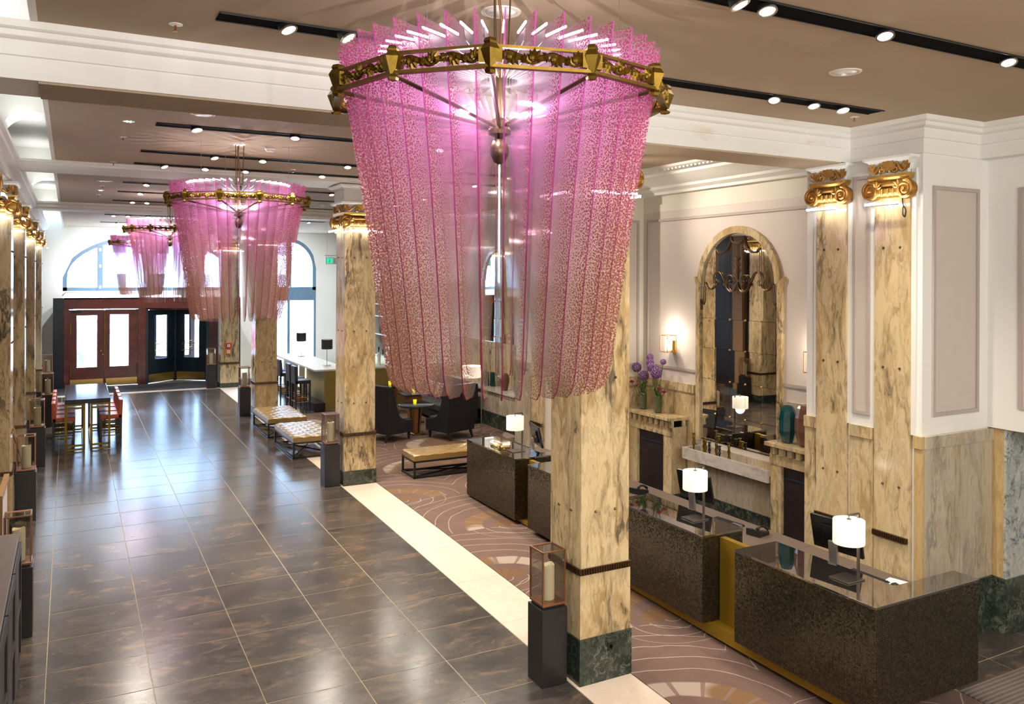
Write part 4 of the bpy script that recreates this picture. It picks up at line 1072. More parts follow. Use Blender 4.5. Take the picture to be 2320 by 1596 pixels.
monitor(6.62, 11.45, 'black monitor back behind the lamp of the farthest desk', -.25)
def keyboard(x, y, label, rz=0):
    r = new('keyboard', (x, y, .862), rz, label, 'keyboard', 'computer keyboards')
    MB().box(-.07, .07, -.21, .21, 0, .014).build('case', M['black'], r, bevel=.003)
    k = MB()
    for i in range(5):
        for j in range(15): k.frus((-.052+i*.026, -.189+j*.027), .021, .022, .016, .017, .014, .021)
    k.build('keys', M['char'], r, kind='stuff')
keyboard(6.90, 5.45, 'black keyboard in front of the nearest desk monitor'); keyboard(6.95, 7.45, 'black keyboard beside the second desk monitor', .1); keyboard(6.82, 11.15, 'black keyboard on the worktop of the farthest desk', -.2)
def phone(x, y, label, rz=0):
    r = new('telephone', (x, y, .862), rz, label, 'telephone', 'black desk telephones')
    MB().prism([(-.10, 0), (.10, 0), (.10, .03), (-.10, .075)], 'y', -.09, .09).build('base', M['black'], r, bevel=.006)
    h = MB(); h.tube([(-.10, -.06, .09), (-.05, -.06, .115), (.03, -.06, .10), (.10, -.06, .06)], [.020, .014, .014, .020], 8); h.build('handset', M['black'], r, smooth=True)
    k = MB()
    for i in range(4):
        for j in range(3): k.box(-.04+i*.03, -.02+i*.03, -.02+j*.03, 0+j*.03, .055-i*.007, .066-i*.007)
    k.build('keypad', M['greymetal'], r, kind='stuff')
    c = [(.1, -.06, .05)] + [(.12+.03*math.sin(i*.9), -.06+i*.008, .02+.008*math.cos(i*2)) for i in range(10)]
    MB().tube(c, .005, 5).build('cord', M['black'], r)
phone(6.85, 9.05, 'black telephone right beside the nearest pillar on the worktop', .3); phone(6.95, 6.95, 'black telephone beside the keyboard of the second desk', .2); phone(6.85, 10.75, 'black telephone at the bridge of the farthest desk, left of the nearest pillar', .2); phone(6.72, 5.08, 'black telephone beside the paper on the nearest desk', .3)
r = MB().box(-.19, .19, -.14, .14, 0, .004).build('paper_sheet', M['paper'], None, (6.95, 5.16, .862), .25, label='white paper sheet at the end of the nearest desk worktop', cat='paper')
mo = new('computer_mouse', (6.75, 5.30, .862), .4, 'black mouse left of the white paper sheet', 'mouse'); MB().ball((0, 0, .012), .032, 10, sz=.55, sx=1.5).build('shell', M['black'], mo, smooth=True); MB().box(.02, .045, -.0015, .0015, .022, .028).build('wheel', M['steel'], mo)
t = new('desk_stationery', (6.95, 7.28, .862), 0, 'small chrome stapler and pens beside the second keyboard', 'stationery'); MB().box(-.02, .02, -.07, .07, 0, .03).build('stapler', M['steel'], t, bevel=.005)
for i in range(3): MB().cyl((.03, -.05+i*.03, .006), (.06, .06+i*.02, .006), .005).build('pen', M['black'], t)

# ------------------------------------------------------------------ fireplaces, ledge, mirror
def fireplace(y0, y1, label, pan0, pan1):
    r = new('fireplace', (RX, y0, 0), 0, label, 'fireplace', 'marble fireplaces of the desk wall'); L = y1-y0
    zf = fz(y0)-.02
    for a, b_ in ((0, pan0), (pan1, L)): MB().box(-.32, -.035, a, b_, .50, 1.38).build('jamb', M['cream'], r, bevel=.004)
    for a, b_ in ((0, pan0), (pan1, L)): MB().box(-.34, -.035, a, b_, zf, .50).build('jamb_plinth', M['green'], r, bevel=.003)
    MB().box(-.33, -.035, -.01, L+.01, 1.38, 1.52).build('lintel', M['cream'], r, bevel=.004)
    MB().box(-.27, -.05, pan0, pan1, zf, 1.38).build('dark_panel', M['espresso'], r)
    MB().box(-.285, -.27, pan0+.03, pan1-.03, 1.22, 1.235).build('panel_handle', M['bluedoor'], r)
    MB().box(-.29, -.035, .0, L, 1.52, 1.62).build('dentil_back', M['void'], r)
    d0 = None; n = max(3, int(L/.125))
    for i in range(n):
        y = (i+.5)*L/n
        if d0 is None: d0 = MB().box(-.36, -.28, -.034, .034, 1.52, 1.62).build('dentil', M['cream'], r, (0, y, 0), bevel=.003)
        else: inst(d0, 'dentil', r, (0, y, 0))
    for x in (-.10, -.33): MB().box(x-.03, x+.03, -.03, .02, 1.52, 1.62).build('dentil', M['cream'], r, bevel=.003)
    MB().box(-.40, -.035, -.04, L+.04, 1.62, 1.672).build('mantel_shelf', M['cream'], r, bevel=.006)
    return r
fireplace(9.84, 10.94, 'left marble fireplace with dark panel below the two green flower vases', .20, .86)
fireplace(7.0, 7.84, 'right marble fireplace with dark panel below the teal vase', .05, .66)
lg = new('marble_ledge', (RX, 7.88, 1.11), 0, 'pale marble trough ledge under the arched mirror between the fireplaces', 'ledge')
MB().box(-.335, -.295, 0, 1.70, 0, .17).build('front_board', M['pale'], lg, bevel=.004); MB().box(-.295, -.03, 1.66, 1.70, 0, .17).build('end_board', M['pale'], lg, bevel=.004)
MB().box(-.295, -.03, 0, 1.66, 0, .085).build('shelf', M['cream'], lg)
def arch_mirror(X, yc, label, iron=True, hw=.85, zb=1.36, zs=3.72):
    r = new('arched_mirror', (X, yc, 0), -PI/2, label, 'mirror')            # local x runs along -Y... local -y faces the room
    fr = .085; N = 24
    m = MB()
    for sg in (-1, 1): m.box(min(sg*hw, sg*(hw-fr)), max(sg*hw, sg*(hw-fr)), -.05, 0, zb, zs+.02)
    for sg in (-1, 1): m.prism([(sg*(hw+.03), zs+.10), (sg*(hw-.10), zs-.02), (sg*hw, zs-.02)], 'y', -.055, 0)
    R0, R1 = hw-.03, hw-.03-.10
    for i in range(N):
        a, b_ = PI*i/N, PI*(i+1)/N
        m.hexa([(R1*math.cos(a), -.05, zs+R1*math.sin(a)), (R0*math.cos(a), -.05, zs+R0*math.sin(a)), (R0*math.cos(a), 0, zs+R0*math.sin(a)), (R1*math.cos(a), 0, zs+R1*math.sin(a)),
                (R1*math.cos(b_), -.05, zs+R1*math.sin(b_)), (R0*math.cos(b_), -.05, zs+R0*math.sin(b_)), (R0*math.cos(b_), 0, zs+R0*math.sin(b_)), (R1*math.cos(b_), 0, zs+R1*math.sin(b_))])
    m.build('marble_frame', M['cream'], r)
    MB().box(-hw+fr, hw-fr, -.008, -.002, zb+.02, zs).build('backing', M['void'], r)
    iw = hw-fr-.005; cols = 5; rows = [zb+.03, 1.80, 2.30, 2.76, 3.20]
    w = 2*iw/cols
    for c in range(cols):
        x0, x1 = -iw+c*w+.002, -iw+(c+1)*w-.002
        for q in range(len(rows)):
            z0 = rows[q]+.002
            if q < len(rows)-1: pts = [(x0, z0), (x1, z0), (x1, rows[q+1]-.002), (x0, rows[q+1]-.002)]
            else:
                rr = R1+.01; pts = [(x1, z0), (x0, z0)]
                for k in range(9):
                    x = x0+(x1-x0)*k/8
                    pts.append((x, zs+math.sqrt(max(.0, rr*rr-x*x)) if abs(x) < rr else zs))
            p = MB().prism(pts, 'y', -.014, -.009)
            cx = (x0+x1)/2; cz = z0+.2
            p.xf(Matrix.Translation((cx, -.012, cz)) @ Matrix.Rotation(random.uniform(-.0015, .0015), 4, 'Z') @ Matrix.Rotation(random.uniform(-.0015, .0015), 4, 'X') @ Matrix.Translation((-cx, .012, -cz)))
            p.build('mirror_pane', M['mirror'], r)
    b0 = None
    for c in range(1, cols):
        for z in rows[1:]:
            if b0 is None: b0 = MB().ball((0, 0, 0), .016, 8).build('rosette', M['brass'], r, (-iw+c*w, -.018, z))
            else: inst(b0, 'rosette', r, (-iw+c*w, -.018, z))
    if not iron: return r
    y = -.030; z = zs
    def rod(m, pts, R_, n=6):
        P = smooth_path([(a_, y, b_) for a_, b_ in pts]); m.tube(P, taper(R_, len(P)), n)
    s = MB()
    s.tube([(0, y, z+.42), (0, y, z+.20), (0, y, z+.05)], [.006, .014, .010], 8)
    for q, rr in ((.37, .045), (.28, .055), (.19, .055)):
        for sg in (-1, 1): rod(s, [(0, z+q-.03), (sg*rr*.5, z+q-.02), (sg*rr, z+q+.015)], [.010, .007, .004])
    s.lathe([(.006, -.10), (.014, -.06), (.008, -.02), (.016, .02), (.010, .05)], 8, (0, y, z-.02)); s.ball((0, y, z-.16), .012, 8); s.cyl((0, y, z-.12), (0, y, z-.15), .005)
    s.build('centre_stem', M['bronze'], r, smooth=True)
    for sg in (-1, 1):
        t = MB()
        rod(t, [(0, z+.0), (sg*.05, z-.085), (sg*.13, z-.115), (sg*.21, z-.06), (sg*.27, z+.05), (sg*.34, z+.15), (sg*.42, z+.165), (sg*.475, z+.09), (sg*.475, z+.0), (sg*.42, z-.03), (sg*.395, z+.02), (sg*.42, z+.05)], [.008, .010, .011, .011, .010, .009, .008, .008, .007, .006, .005, .004])
        rod(t, [(sg*.21, z-.05), (sg*.225, z+.04), (sg*.19, z+.11), (sg*.12, z+.115), (sg*.075, z+.06), (sg*.09, z+.0), (sg*.135, z-.005), (sg*.15, z+.03)], [.008, .008, .008, .008, .007, .006, .005, .004])
        t.ball((sg*.14, y-.004, z+.035), .014, 8)
        rod(t, [(sg*.46, z-.01), (sg*.50, z-.07), (sg*.57, z-.09), (sg*.63, z-.05), (sg*.67, z+.02)], [.006, .009, .010, .009, .005])
        leaf_fan(t, sg*.23, z-.03, y-.004, .07, PI/2-sg*.9-.4, PI/2-sg*.9+.5, 3, .18)
        t.build('scroll', M['bronze'], r, smooth=True)
        w_ = MB(); rod(w_, [(sg*.13, z+.67), (sg*.16, z+.55), (sg*.25, z+.455), (sg*.36, z+.44), (sg*.43, z+.50)], [.006, .012, .017, .013, .005]); w_.build('swag', M['bronze'], r, smooth=True)
        MB().tube([(sg*.43, y, z+.50), (sg*.435, y, z+.16)], .006, 6).build('drop_rod', M['bronze'], r)
        k_ = MB(); rod(k_, [(sg*.675, z+.02), (sg*.69, z-.12), (sg*.695, z-.26), (sg*.725, z-.32), (sg*.755, z-.28)], [.007, .008, .009, .009, .006])
        k_.box(sg*.755-.014, sg*.755+.014, y-.008, y+.012, z-.29, z-.24).box(sg*.755-.006, sg*.755+.006, y-.006, y+.006, z-.40, z-.29); k_.build('side_bracket', M['bronze'], r, kind='stuff')
    m = MB(); rod(m, [(-.13, z+.67), (-.10, z+.60), (0, z+.56), (.10, z+.60), (.13, z+.67)], [.006, .014, .018, .014, .006]); m.cyl((0, y, z+.55), (0, y, z+.42), .005)
    m.build('centre_swag', M['bronze'], r, smooth=True)
    return r
arch_mirror(RX, 8.77, 'tall arched wall mirror with bronze scrollwork between the two fireplaces')
arch_mirror(9.4, 18.2, 'plain arched mirror on the lounge wall behind the large chandelier fins', iron=False, zb=1.45)
for k, (x, y, h, mt, lab) in enumerate([(8.15, 9.44, .30, 'oldgold', 'brass candlestick at the far left end of the marble ledge'), (8.22, 9.30, .25, 'oldgold', 'short brass candlestick, second from the left on the ledge'),
        (8.13, 9.16, .28, 'oldgold', 'brass candlestick just left of the front black one'), (8.11, 9.06, .24, 'black', 'black candlestick at the front of the ledge group'),
        (8.24, 9.05, .30, 'black', 'tall black candlestick close to the mirror glass'), (8.14, 8.95, .27, 'oldgold', 'brass candlestick between the black ones'),
        (8.12, 8.86, .22, 'black', 'short black candlestick at the right front of the ledge group'), (8.24, 8.80, .26, 'oldgold', 'brass candlestick at the right end of the ledge group')]):
    r = new('candlestick', (x, y, 1.196), 0, lab, 'candlestick', 'candlesticks on the marble ledge')
    MB().lathe([(.032, 0), (.034, .01), (.018, .05), (.012, .09), (.024, .13*h/.25), (.012, .17*h/.25), (.022, .20*h/.25), (.013, h-.02)], 12).build('stem', M[mt], r, smooth=True)
    MB().lathe([(.012, h-.022), (.028, h-.005), (.028, h), (.010, h)], 12).build('cup', M[mt], r, smooth=True)
def green_vase(x, y, label):
    r = new('ribbed_vase', (x, y, 1.673), 0, label, 'vase', 'ribbed green vases on the left mantel')
    pr = [(.045, 0), (.055, .01)]
    for i in range(13):
        z = .02+i*.018; pr += [(.066, z), (.062, z+.011)]
    pr += [(.060, .262), (.052, .27), (.048, .255), (.046, .06)]
    MB().lathe(pr, 20).build('body', M['greenglaze'], r, smooth=False)
def bouquet(x, y, seed, heads, roses, label):
    rnd = random.Random(seed); r = new('flower_bouquet', (x, y, 1.74), 0, label, 'flowers', 'allium bouquets on the left mantel')
    for dx, dy, z, rr in heads:
        MB().tube([(0, 0, 0), (dx*.4, dy*.4, z*.5), (dx, dy, z)], .006, 5).build('stem', M['leaf'], r)
        b = MB()
        for i in range(70):
            t = math.acos(1-2*(i+.5)/70); ph = i*2.4; v = Vector((math.sin(t)*math.cos(ph), math.sin(t)*math.sin(ph), math.cos(t)))
            c = Vector((dx, dy, z)); k = len(b.v); e = c+v*rr
            u = v.orthogonal().normalized()*rr*.22; w = v.cross(u)
            b.add([c+v*rr*.55, e+u, e+w, e-u, e-w, e+v*rr*.12], [(0, 1, 2), (0, 2, 3), (0, 3, 4), (0, 4, 1), (1, 5, 2), (2, 5, 3), (3, 5, 4), (4, 5, 1)])
        b.build('allium_head', M['allium'], r)
    for dx, dy, z in roses:
        MB().tube([(0, 0, 0), (dx, dy, z)], .005, 5).build('stem', M['leaf'], r)
        b = MB()
        for q in range(3):
            for i in range(5):
                a = i*2*PI/5+q*.6; R_ = .018+.014*q
                b.add([(dx, dy, z-.02), (dx+R_*math.cos(a-.5), dy+R_*math.sin(a-.5), z+.02-.006*q), (dx+R_*1.15*math.cos(a), dy+R_*1.15*math.sin(a), z+.035-.012*q), (dx+R_*math.cos(a+.5), dy+R_*math.sin(a+.5), z+.02-.006*q)], [(0, 1, 2, 3)])
        b.build('rose', M['magenta'], r)
    lf = MB()
    for i in range(26):
        a = rnd.uniform(0, 2*PI); L = rnd.uniform(.08, .17); up = rnd.uniform(.05, .32); w = rnd.uniform(.008, .016)
        c, s = math.cos(a), math.sin(a)
        lf.add([(0, 0, .16), (c*L*.5-s*w, s*L*.5+c*w, .16+up*.75), (c*L, s*L, .16+up*.6), (c*L*.5+s*w, s*L*.5-c*w, .16+up*.75)], [(0, 1, 2, 3)])
    lf.build('foliage', M['leaf'], r, kind='stuff')
green_vase(8.17, 10.70, 'left ribbed green vase on the left mantel, behind its twin'); green_vase(8.16, 10.30, 'right ribbed green vase on the left mantel, nearer its corner')
bouquet(8.17, 10.70, 1, [(-.05, .10, .60, .075), (-.03, -.06, .48, .08), (.05, -.12, .78, .055)], [(-.10, .16, .36), (-.06, .06, .30)], 'purple allium and magenta flowers in the left ribbed green vase')
bouquet(8.16, 10.30, 2, [(0, .20, .70, .06), (-.06, .10, .64, .065), (-.05, -.02, .56, .085), (.02, -.10, .74, .045)], [(-.05, -.10, .32), (.02, -.13, .27)], 'purple allium flowers in the right ribbed green vase')
tv = new('teal_vase', (8.17, 7.66, 1.673), 0, 'glossy faceted teal vase on the right mantel', 'vase')
MB().lathe([(.06, 0), (.075, .01), (.112, .16), (.116, .30), (.095, .42), (.070, .475), (.060, .475), (.055, .44)], 9).build('body', M['teal'], tv)
bv = new('brown_vase', (8.19, 7.38, 1.673), 0, 'matte brown faceted vase right of the teal vase, partly behind the pilaster', 'vase')
MB().lathe([(.07, 0), (.09, .02), (.135, .20), (.13, .36), (.10, .48), (.08, .52), (.065, .515)], 8).build('body', M['brownglaze'], bv)
def sconce(y, z, label):
    r = new('wall_sconce', (RX, y, z), 0, label, 'wall lamp', 'copper box wall lamps')
    MB().box(-.02, 0, -.035, .035, -.16, .05).build('back_plate', M['brass'], r, bevel=.003)
    MB().box(-.09, -.02, -.012, .012, -.115, -.095).build('arm', M['brass'], r)
    f = MB(); a, b_ = -.22, -.05; w = .085
    for x in (a, b_):
        for yy in (-w, w): f.box(x-.005, x+.005, yy-.005, yy+.005, -.12, .14)
    for zz in (-.12, .14):
        f.box(a, b_, -w-.005, -w+.005, zz-.005, zz+.005); f.box(a, b_, w-.005, w+.005, zz-.005, zz+.005); f.box(a-.005, a+.005, -w, w, zz-.005, zz+.005); f.box(b_-.005, b_+.005, -w, w, zz-.005, zz+.005)
    f.build('cage', M['copper'], r)
    MB().box(a, b_, -w, w, -.124, -.116).build('cage_floor', M['brass'], r)
    MB().lathe([(.05, -.10), (.05, .12)], 18, (-.135, 0, 0)).build('glass_cylinder', M['sconceglow'], r, smooth=True)
    lamp('POINT', (RX-.14, y, z+.20), 5, WARM, .05); lamp('POINT', (RX-.30, y, z), 4, WARM, .05)
sconce(10.16, 2.76, 'lit copper box wall lamp on the panelled wall above the flower vases'); sconce(7.30, 2.73, 'lit copper box wall lamp mostly hidden by the right pilaster')

# ------------------------------------------------------------------ lantern plinths with candles
def stand(x, y, lab, group, sc=1.0):
    z = fz(y); w = .135
    p = new('lantern_plinth', (x, y, z), 0, 'black plinth ' + lab, 'plinth', 'black plinths ' + group)
    MB().frus((0, 0), .27, .27, .272, .272, 0, .715).build('body', M['blackw'], p, bevel=.005)
    MB().box(-.11, .11, -.11, .11, .715, .738).build('riser', M['black'], p)
    l = new('lantern', (x, y, z+.74), 0, 'copper lantern ' + lab, 'lantern', 'lanterns ' + group)
    MB().box(-.125, .125, -.125, .125, 0, .022).build('base_tray', M['copper'], l, bevel=.003)
    f = MB(); t = .006; h = .50; w = .118
    for a in (-w, w):
        for b_ in (-w, w): f.box(a-t, a+t, b_-t, b_+t, .022, h)
    for zz in (h,):
        f.box(-w-t, w+t, -w-t, -w+t, zz-t, zz+t); f.box(-w-t, w+t, w-t, w+t, zz-t, zz+t); f.box(-w-t, -w+t, -w, w, zz-t, zz+t); f.box(w-t, w+t, -w, w, zz-t, zz+t)
    f.build('frame', M['copper'], l)
    for rz in range(4):
        MB().box(-w+t, w-t, -w-.0015, -w+.0015, .024, h-t).build('pane', M['lglass'], l, rz=rz*PI/2)
    MB().box(-w, w, -w, w, h-.0015, h+.0015).build('pane', M['lglass'], l)
    c = new('pillar_candle', (x+.005, y, z+.764), 0, 'ivory candle ' + lab, 'candle', 'candles ' + group)
    cm = MB().lathe([(.060, 0), (.061, .01), (.061, .30)], 20)
    k = len(cm.v); cm.lathe([(.061, .30), (.060, .325), (.052, .322), (.045, .298), (.001, .292)], 20, cap=False)
    for i in range(k, len(cm.v)):
        X_, Y_, Z_ = cm.v[i]
        if Z_ > .31: cm.v[i] = (X_, Y_, Z_+.008*math.sin(3*math.atan2(Y_, X_)))
    cm.build('wax', M['wax'], c, smooth=True); MB().cyl((0, 0, .29), (.003, 0, .312), .002, 5).build('wick', M['black'], c)
for x, y, lab in ((3.975, 6.655, 'at the foot of the nearest marble pillar'), (3.985, 14.02, 'at the foot of the second marble pillar beside the ottomans'), (3.92, 21.62, 'at the foot of the third marble pillar'), (3.90, 27.08, 'at the foot of the farthest right pillar by the revolving door')):
    stand(x, y, lab, 'of the right row')
for x, y, lab in ((-.46, 9.88, 'nearest on the left side, behind the dark cabinet'), (-.56, 14.13, 'second on the left side'), (-.53, 17.83, 'third on the left side'), (-.45, 22.17, 'fourth on the left side beside the red stools'), (-.55, 26.9, 'farthest on the left side near the entrance')):
    stand(x, y, lab, 'of the left row')

# ------------------------------------------------------------------ benches
def bench(x0, x1, y0, y1, label, group, name='tufted_ottoman', nx=7, ny=12, amp=.016):
    z = fz((y0+y1)/2); w, L = x1-x0, y1-y0
    r = new(name, (x0, y0, z), 0, label, 'bench', group); r.rotation_euler = (slope(y0), 0, 0)
    f = MB(); t = .016
    for a in (t, w-t):
        for b_ in (t, L-t): f.box(a-t, a+t, b_-t, b_+t, 0, .30)
    for zz in (.016, .30):
        f.box(0, w, 0, 2*t, zz-t, zz+t); f.box(0, w, L-2*t, L, zz-t, zz+t); f.box(0, 2*t, 0, L, zz-t, zz+t); f.box(w-2*t, w, 0, L, zz-t, zz+t)
    f.build('frame', M['black'], r)
    MB().tube([(t, t, .04), (w-t, L-t, .04)], .014, 4).tube([(w-t, t, .04), (t, L-t, .04)], .014, 4).build('cross_brace', M['black'], r)
    k = 4; NX, NY = nx*k, ny*k
    c = MB(); vs = []
    for j in range(NY+1):
        for i in range(NX+1):
            u, v = i/k, j/k; q = abs(math.sin(PI*(u+v)/2)*math.sin(PI*(u-v)/2))**.6
            ed = min(i, NX-i, j, NY-j); zz = .425+amp*q-(.022 if ed == 0 else .006 if ed == 1 else 0)
            vs.append((w*i/NX, L*j/NY, zz))
    fs = [(j*(NX+1)+i, j*(NX+1)+i+1, (j+1)*(NX+1)+i+1, (j+1)*(NX+1)+i) for j in range(NY) for i in range(NX)]
    ring = [i for i in range(NX+1)] + [j*(NX+1)+NX for j in range(1, NY+1)] + [NY*(NX+1)+i for i in range(NX-1, -1, -1)] + [j*(NX+1) for j in range(NY-1, 0, -1)]
    base = len(vs); vs += [(vs[q][0], vs[q][1], .318) for q in ring]; n = len(ring)
    fs += [(ring[q], base+q, base+(q+1) % n, ring[(q+1) % n]) for q in range(n)]; fs.append(tuple(base+q for q in range(n)))
    c.add(vs, fs); c.build('cushion', M['leather'], r, smooth=True)
G_ = 'tan leather benches'
bench(3.85, 4.71, 18.45, 20.12, 'far wide tufted tan ottoman in front of the third pillar', G_)
bench(3.86, 4.72, 16.20, 17.86, 'near wide tufted tan ottoman beside the second pillar lantern', G_)
bench(5.42, 7.10, 13.73, 14.35, 'narrow tan leather bench behind the farthest reception desk', G_, 'tufted_bench', 13, 5, .010)

# ------------------------------------------------------------------ high table and stools on the left
z = fz(20)
ht = new('high_table', (-.08, 18.85, z), 0, 'tall black stone table on brass frames in the hall at left', 'table'); ht.rotation_euler = (slope(20), 0, 0)
MB().box(0, .83, 0, 2.45, .955, 1.04).build('tabletop', M['tabletop'], ht, bevel=.006)
def tframe(y, x0, x1):
    m = MB(); t = .022
    for x in (x0+t, x1-t): m.box(x-t, x+t, y-.02, y+.02, 0, .955)
    for zz in (.93, .86, .10, .022): m.box(x0, x1, y-.02, y+.02, zz-t*.8, zz+t*.8)
    return m
for y in (.04, 2.41):
    for x0, x1 in ((.0, .37), (.46, .83)): tframe(y, x0, x1).build('end_frame', M['brass' if False else 'oldgold'], ht)
for x in (.345, .485): MB().box(x-.02, x+.02, .06, 2.39, .02, .06).build('floor_rail', M['oldgold'], ht)
def bar_stool(name, loc, rz, label, cat, group, seat, legm, rail, sh=.68, bh=.98, w=.44, d=.42):
    r = new(name, loc, rz, label, cat, group)           # faces +x
    MB().box(-d/2, d/2, -w/2, w/2, sh-.10, sh).build('seat', M[seat], r, bevel=.02)
    MB().frus((-d/2+.045, 0), .09, w, .075, w, sh-.10, bh, (-.02, 0)).build('backrest', M[seat], r, bevel=.02)
    for sx in (-1, 1):
        for sy in (-1, 1): MB().frus((sx*(d/2-.025), sy*(w/2-.025)), .034, .034, .045, .045, 0, sh-.10).build('leg', M[legm], r)
    for q, zz in enumerate((.22, .26)):
        MB().cyl(((1 if q == 0 else -1)*(d/2-.025), -w/2+.03, zz), ((1 if q == 0 else -1)*(d/2-.025), w/2-.03, zz), .011).build('foot_rail', M[rail], r)
    for sy in (-1, 1):
        for zz in (.24, .36): MB().cyl((-d/2+.03, sy*(w/2-.025), zz), (d/2-.03, sy*(w/2-.025), zz), .011).build('side_rail', M[rail], r)
    return r
nm = ['nearest', 'second', 'third', 'farthest']
for i in range(4):
    y = 19.22+i*.58
    bar_stool('bar_stool', (-.10, y, fz(y)), 0, nm[i]+' rust red stool on the left side of the tall table', 'stool', 'rust red stools at the tall table', 'red', 'blackw', 'oldgold')
    bar_stool('bar_stool', (.77, y, fz(y)), PI, nm[i]+' rust red stool on the right side of the tall table', 'stool', 'rust red stools at the tall table', 'red', 'blackw', 'oldgold')
ac = new('tub_armchair', (-.85, 29.2, fz(29)), .6, 'small red tub armchair behind the farthest left lantern', 'chair')
MB().lathe([(.28, .12), (.33, .2), (.33, .42), (.001, .44)], 18).build('seat', M['red'], ac, smooth=True)
m = MB()
for i in range(15):
    a0, a1 = PI*.45+PI*1.1*i/15, PI*.45+PI*1.1*(i+1)/15
    m.hexa([(.27*math.cos(a0), .27*math.sin(a0), .3), (.35*math.cos(a0), .35*math.sin(a0), .3), (.35*math.cos(a1), .35*math.sin(a1), .3), (.27*math.cos(a1), .27*math.sin(a1), .3),
            (.30*math.cos(a0), .30*math.sin(a0), .76), (.37*math.cos(a0), .37*math.sin(a0), .76), (.37*math.cos(a1), .37*math.sin(a1), .76), (.30*math.cos(a1), .30*math.sin(a1), .76)])
m.build('backrest', M['red'], ac, smooth=True)
for a in range(4): MB().cyl((.2*math.cos(a*PI/2+.8), .2*math.sin(a*PI/2+.8), 0), (.16*math.cos(a*PI/2+.8), .16*math.sin(a*PI/2+.8), .14), .018).build('leg', M['blackw'], ac)
# dark cabinet in the left foreground
cb = new('cabinet', (-1.15, 5.2, fz(7.2)), 0, 'dark sideboard with panelled doors cut by the left picture edge', 'cabinet'); Lc = 3.95
MB().box(0, .715, 0, Lc, .10, 1.27).build('carcass', M['espresso'], cb, bevel=.004)
MB().box(-.02, .735, -.02, Lc+.02, 1.27, 1.305).build('top', M['work'], cb, bevel=.004)
MB().box(.02, .67, .03, Lc-.03, 0, .10).build('plinth', M['grey_trim'], cb)
for i in range(4):
    y0 = .03+i*.975; y1 = y0+.945
    d = MB().box(.718, .742, y0, y1, .13, 1.24).build('door', M['blackw'], cb, bevel=.003)
    for q in ((y0, y0+.09, .13, 1.24), (y1-.09, y1, .13, 1.24), (y0+.09, y1-.09, .13, .22), (y0+.09, y1-.09, 1.15, 1.24), (y0+.09, y1-.09, .66, .72)): MB().box(.742, .756, q[0], q[1], q[2], q[3]).build('stile', M['blackw'], d)
ez = new('display_easel', (-.60, 15.6, fz(15.6)), 0, 'slanting light wood easel leaning by the third left plinth', 'easel')
for y in (-.18, .18): MB().cyl((.10, y, 0), (-.22, y*.3, 1.15), .022, 6).build('front_leg', M['kraft'], ez)
MB().cyl((-.42, 0, 0), (-.22, 0, 1.15), .02, 6).build('rear_leg', M['kraft'], ez); MB().box(-.02, .12, -.26, .26, .35, .38).build('shelf', M['kraft'], ez)
fb = new('framed_board', (-.72, 12.2, fz(12.2)), 0, 'light wood framed board standing at the left edge above the cabinet', 'board')
MB().box(-.03, .0, -.6, .6, .05, .95).build('board', M['porc'], fb)
for q in ((-.64, -.58, .0, 1.0), (.58, .64, .0, 1.0), (-.58, .58, .0, .06), (-.58, .58, .94, 1.0)): MB().box(-.04, .02, q[0], q[1], q[2], q[3]).build('frame_rail', M['kraft'], fb)

# ------------------------------------------------------------------ bar
zb = fz(23)
bar = new('bar_counter', (5.94, 21.5, zb), 0, 'L shaped bar with white top and champagne front beyond the second pillar', 'bar counter')
for y0, y1 in ((0, 1.6), (1.604, 3.2), (3.204, 4.7)): MB().box(0, .06, y0, y1, 0, 1.04).build('front_panel', M['bargold'], bar)
for x0, x1 in ((0.062, 1.0), (1.004, 1.9), (1.904, 3.4)): MB().box(x0, x1, 0, .06, 0, 1.04).build('end_panel', M['bargold'], bar)
MB().box(.5, 3.4, .55, .6, 0, 1.04).box(.6, .65, .6, 4.7, 0, 1.04).build('inner_panel', M['bargold'], bar)
MB().prism([(-.28, -.12), (3.4, -.12), (3.4, .62), (.66, .62), (.66, 4.85), (-.28, 4.85)], 'z', 1.04, 1.085).build('bar_top', M['bartop'], bar, bevel=.004)
MB().box(-.31, -.01, -.15, 4.6, 0, .21).build('foot_step', M['blackw'], bar)
MB().box(-.012, -.002, 1.9, 1.96, .3, 1.03).box(-.012, -.002, 2.7, 2.76, .3, 1.03).build('light_strip', M['bargl'], bar)
MB().box(-.012, -.002, 2.0, 2.66, .55, .98).build('gold_niche', M['goldpaint'], bar)
for i, y in enumerate((21.80, 22.40, 23.55, 24.20)):
    bar_stool('counter_stool', (5.40, y, fz(y)), 0, ['nearest navy bar stool at the bar front, closest to the second pillar', 'second navy bar stool at the bar front, just behind the nearest', 'third navy bar stool at the bar front, beyond a gap', 'farthest navy bar stool at the bar front beside the third pillar'][i],
              'stool', 'navy stools along the bar', 'navy', 'navy', 'walnut', .82, 1.19)
def bar_lamp(x, y, lab):
    r = new('bar_lamp', (x, y, zb+1.087), 0, lab, 'lamp', 'black shaded lamps on the bar')
    MB().box(-.09, .09, -.09, .09, 0, .02).build('base', M['steel'], r); MB().cyl((0, 0, .02), (0, 0, .62), .009).build('stem', M['steel'], r)
    MB().lathe([(.15, .46), (.15, .72)], 24, cap=False).build('lamp_shade', M['darkshade'], r, smooth=True)
    MB().lathe([(.145, .71), (.001, .712)], 24, cap=False).build('shade_cap', M['porc'], r)
bar_lamp(6.22, 22.25, 'nearer black drum lamp on the bar corner'); bar_lamp(6.25, 25.2, 'farther black drum lamp on the white bar top')
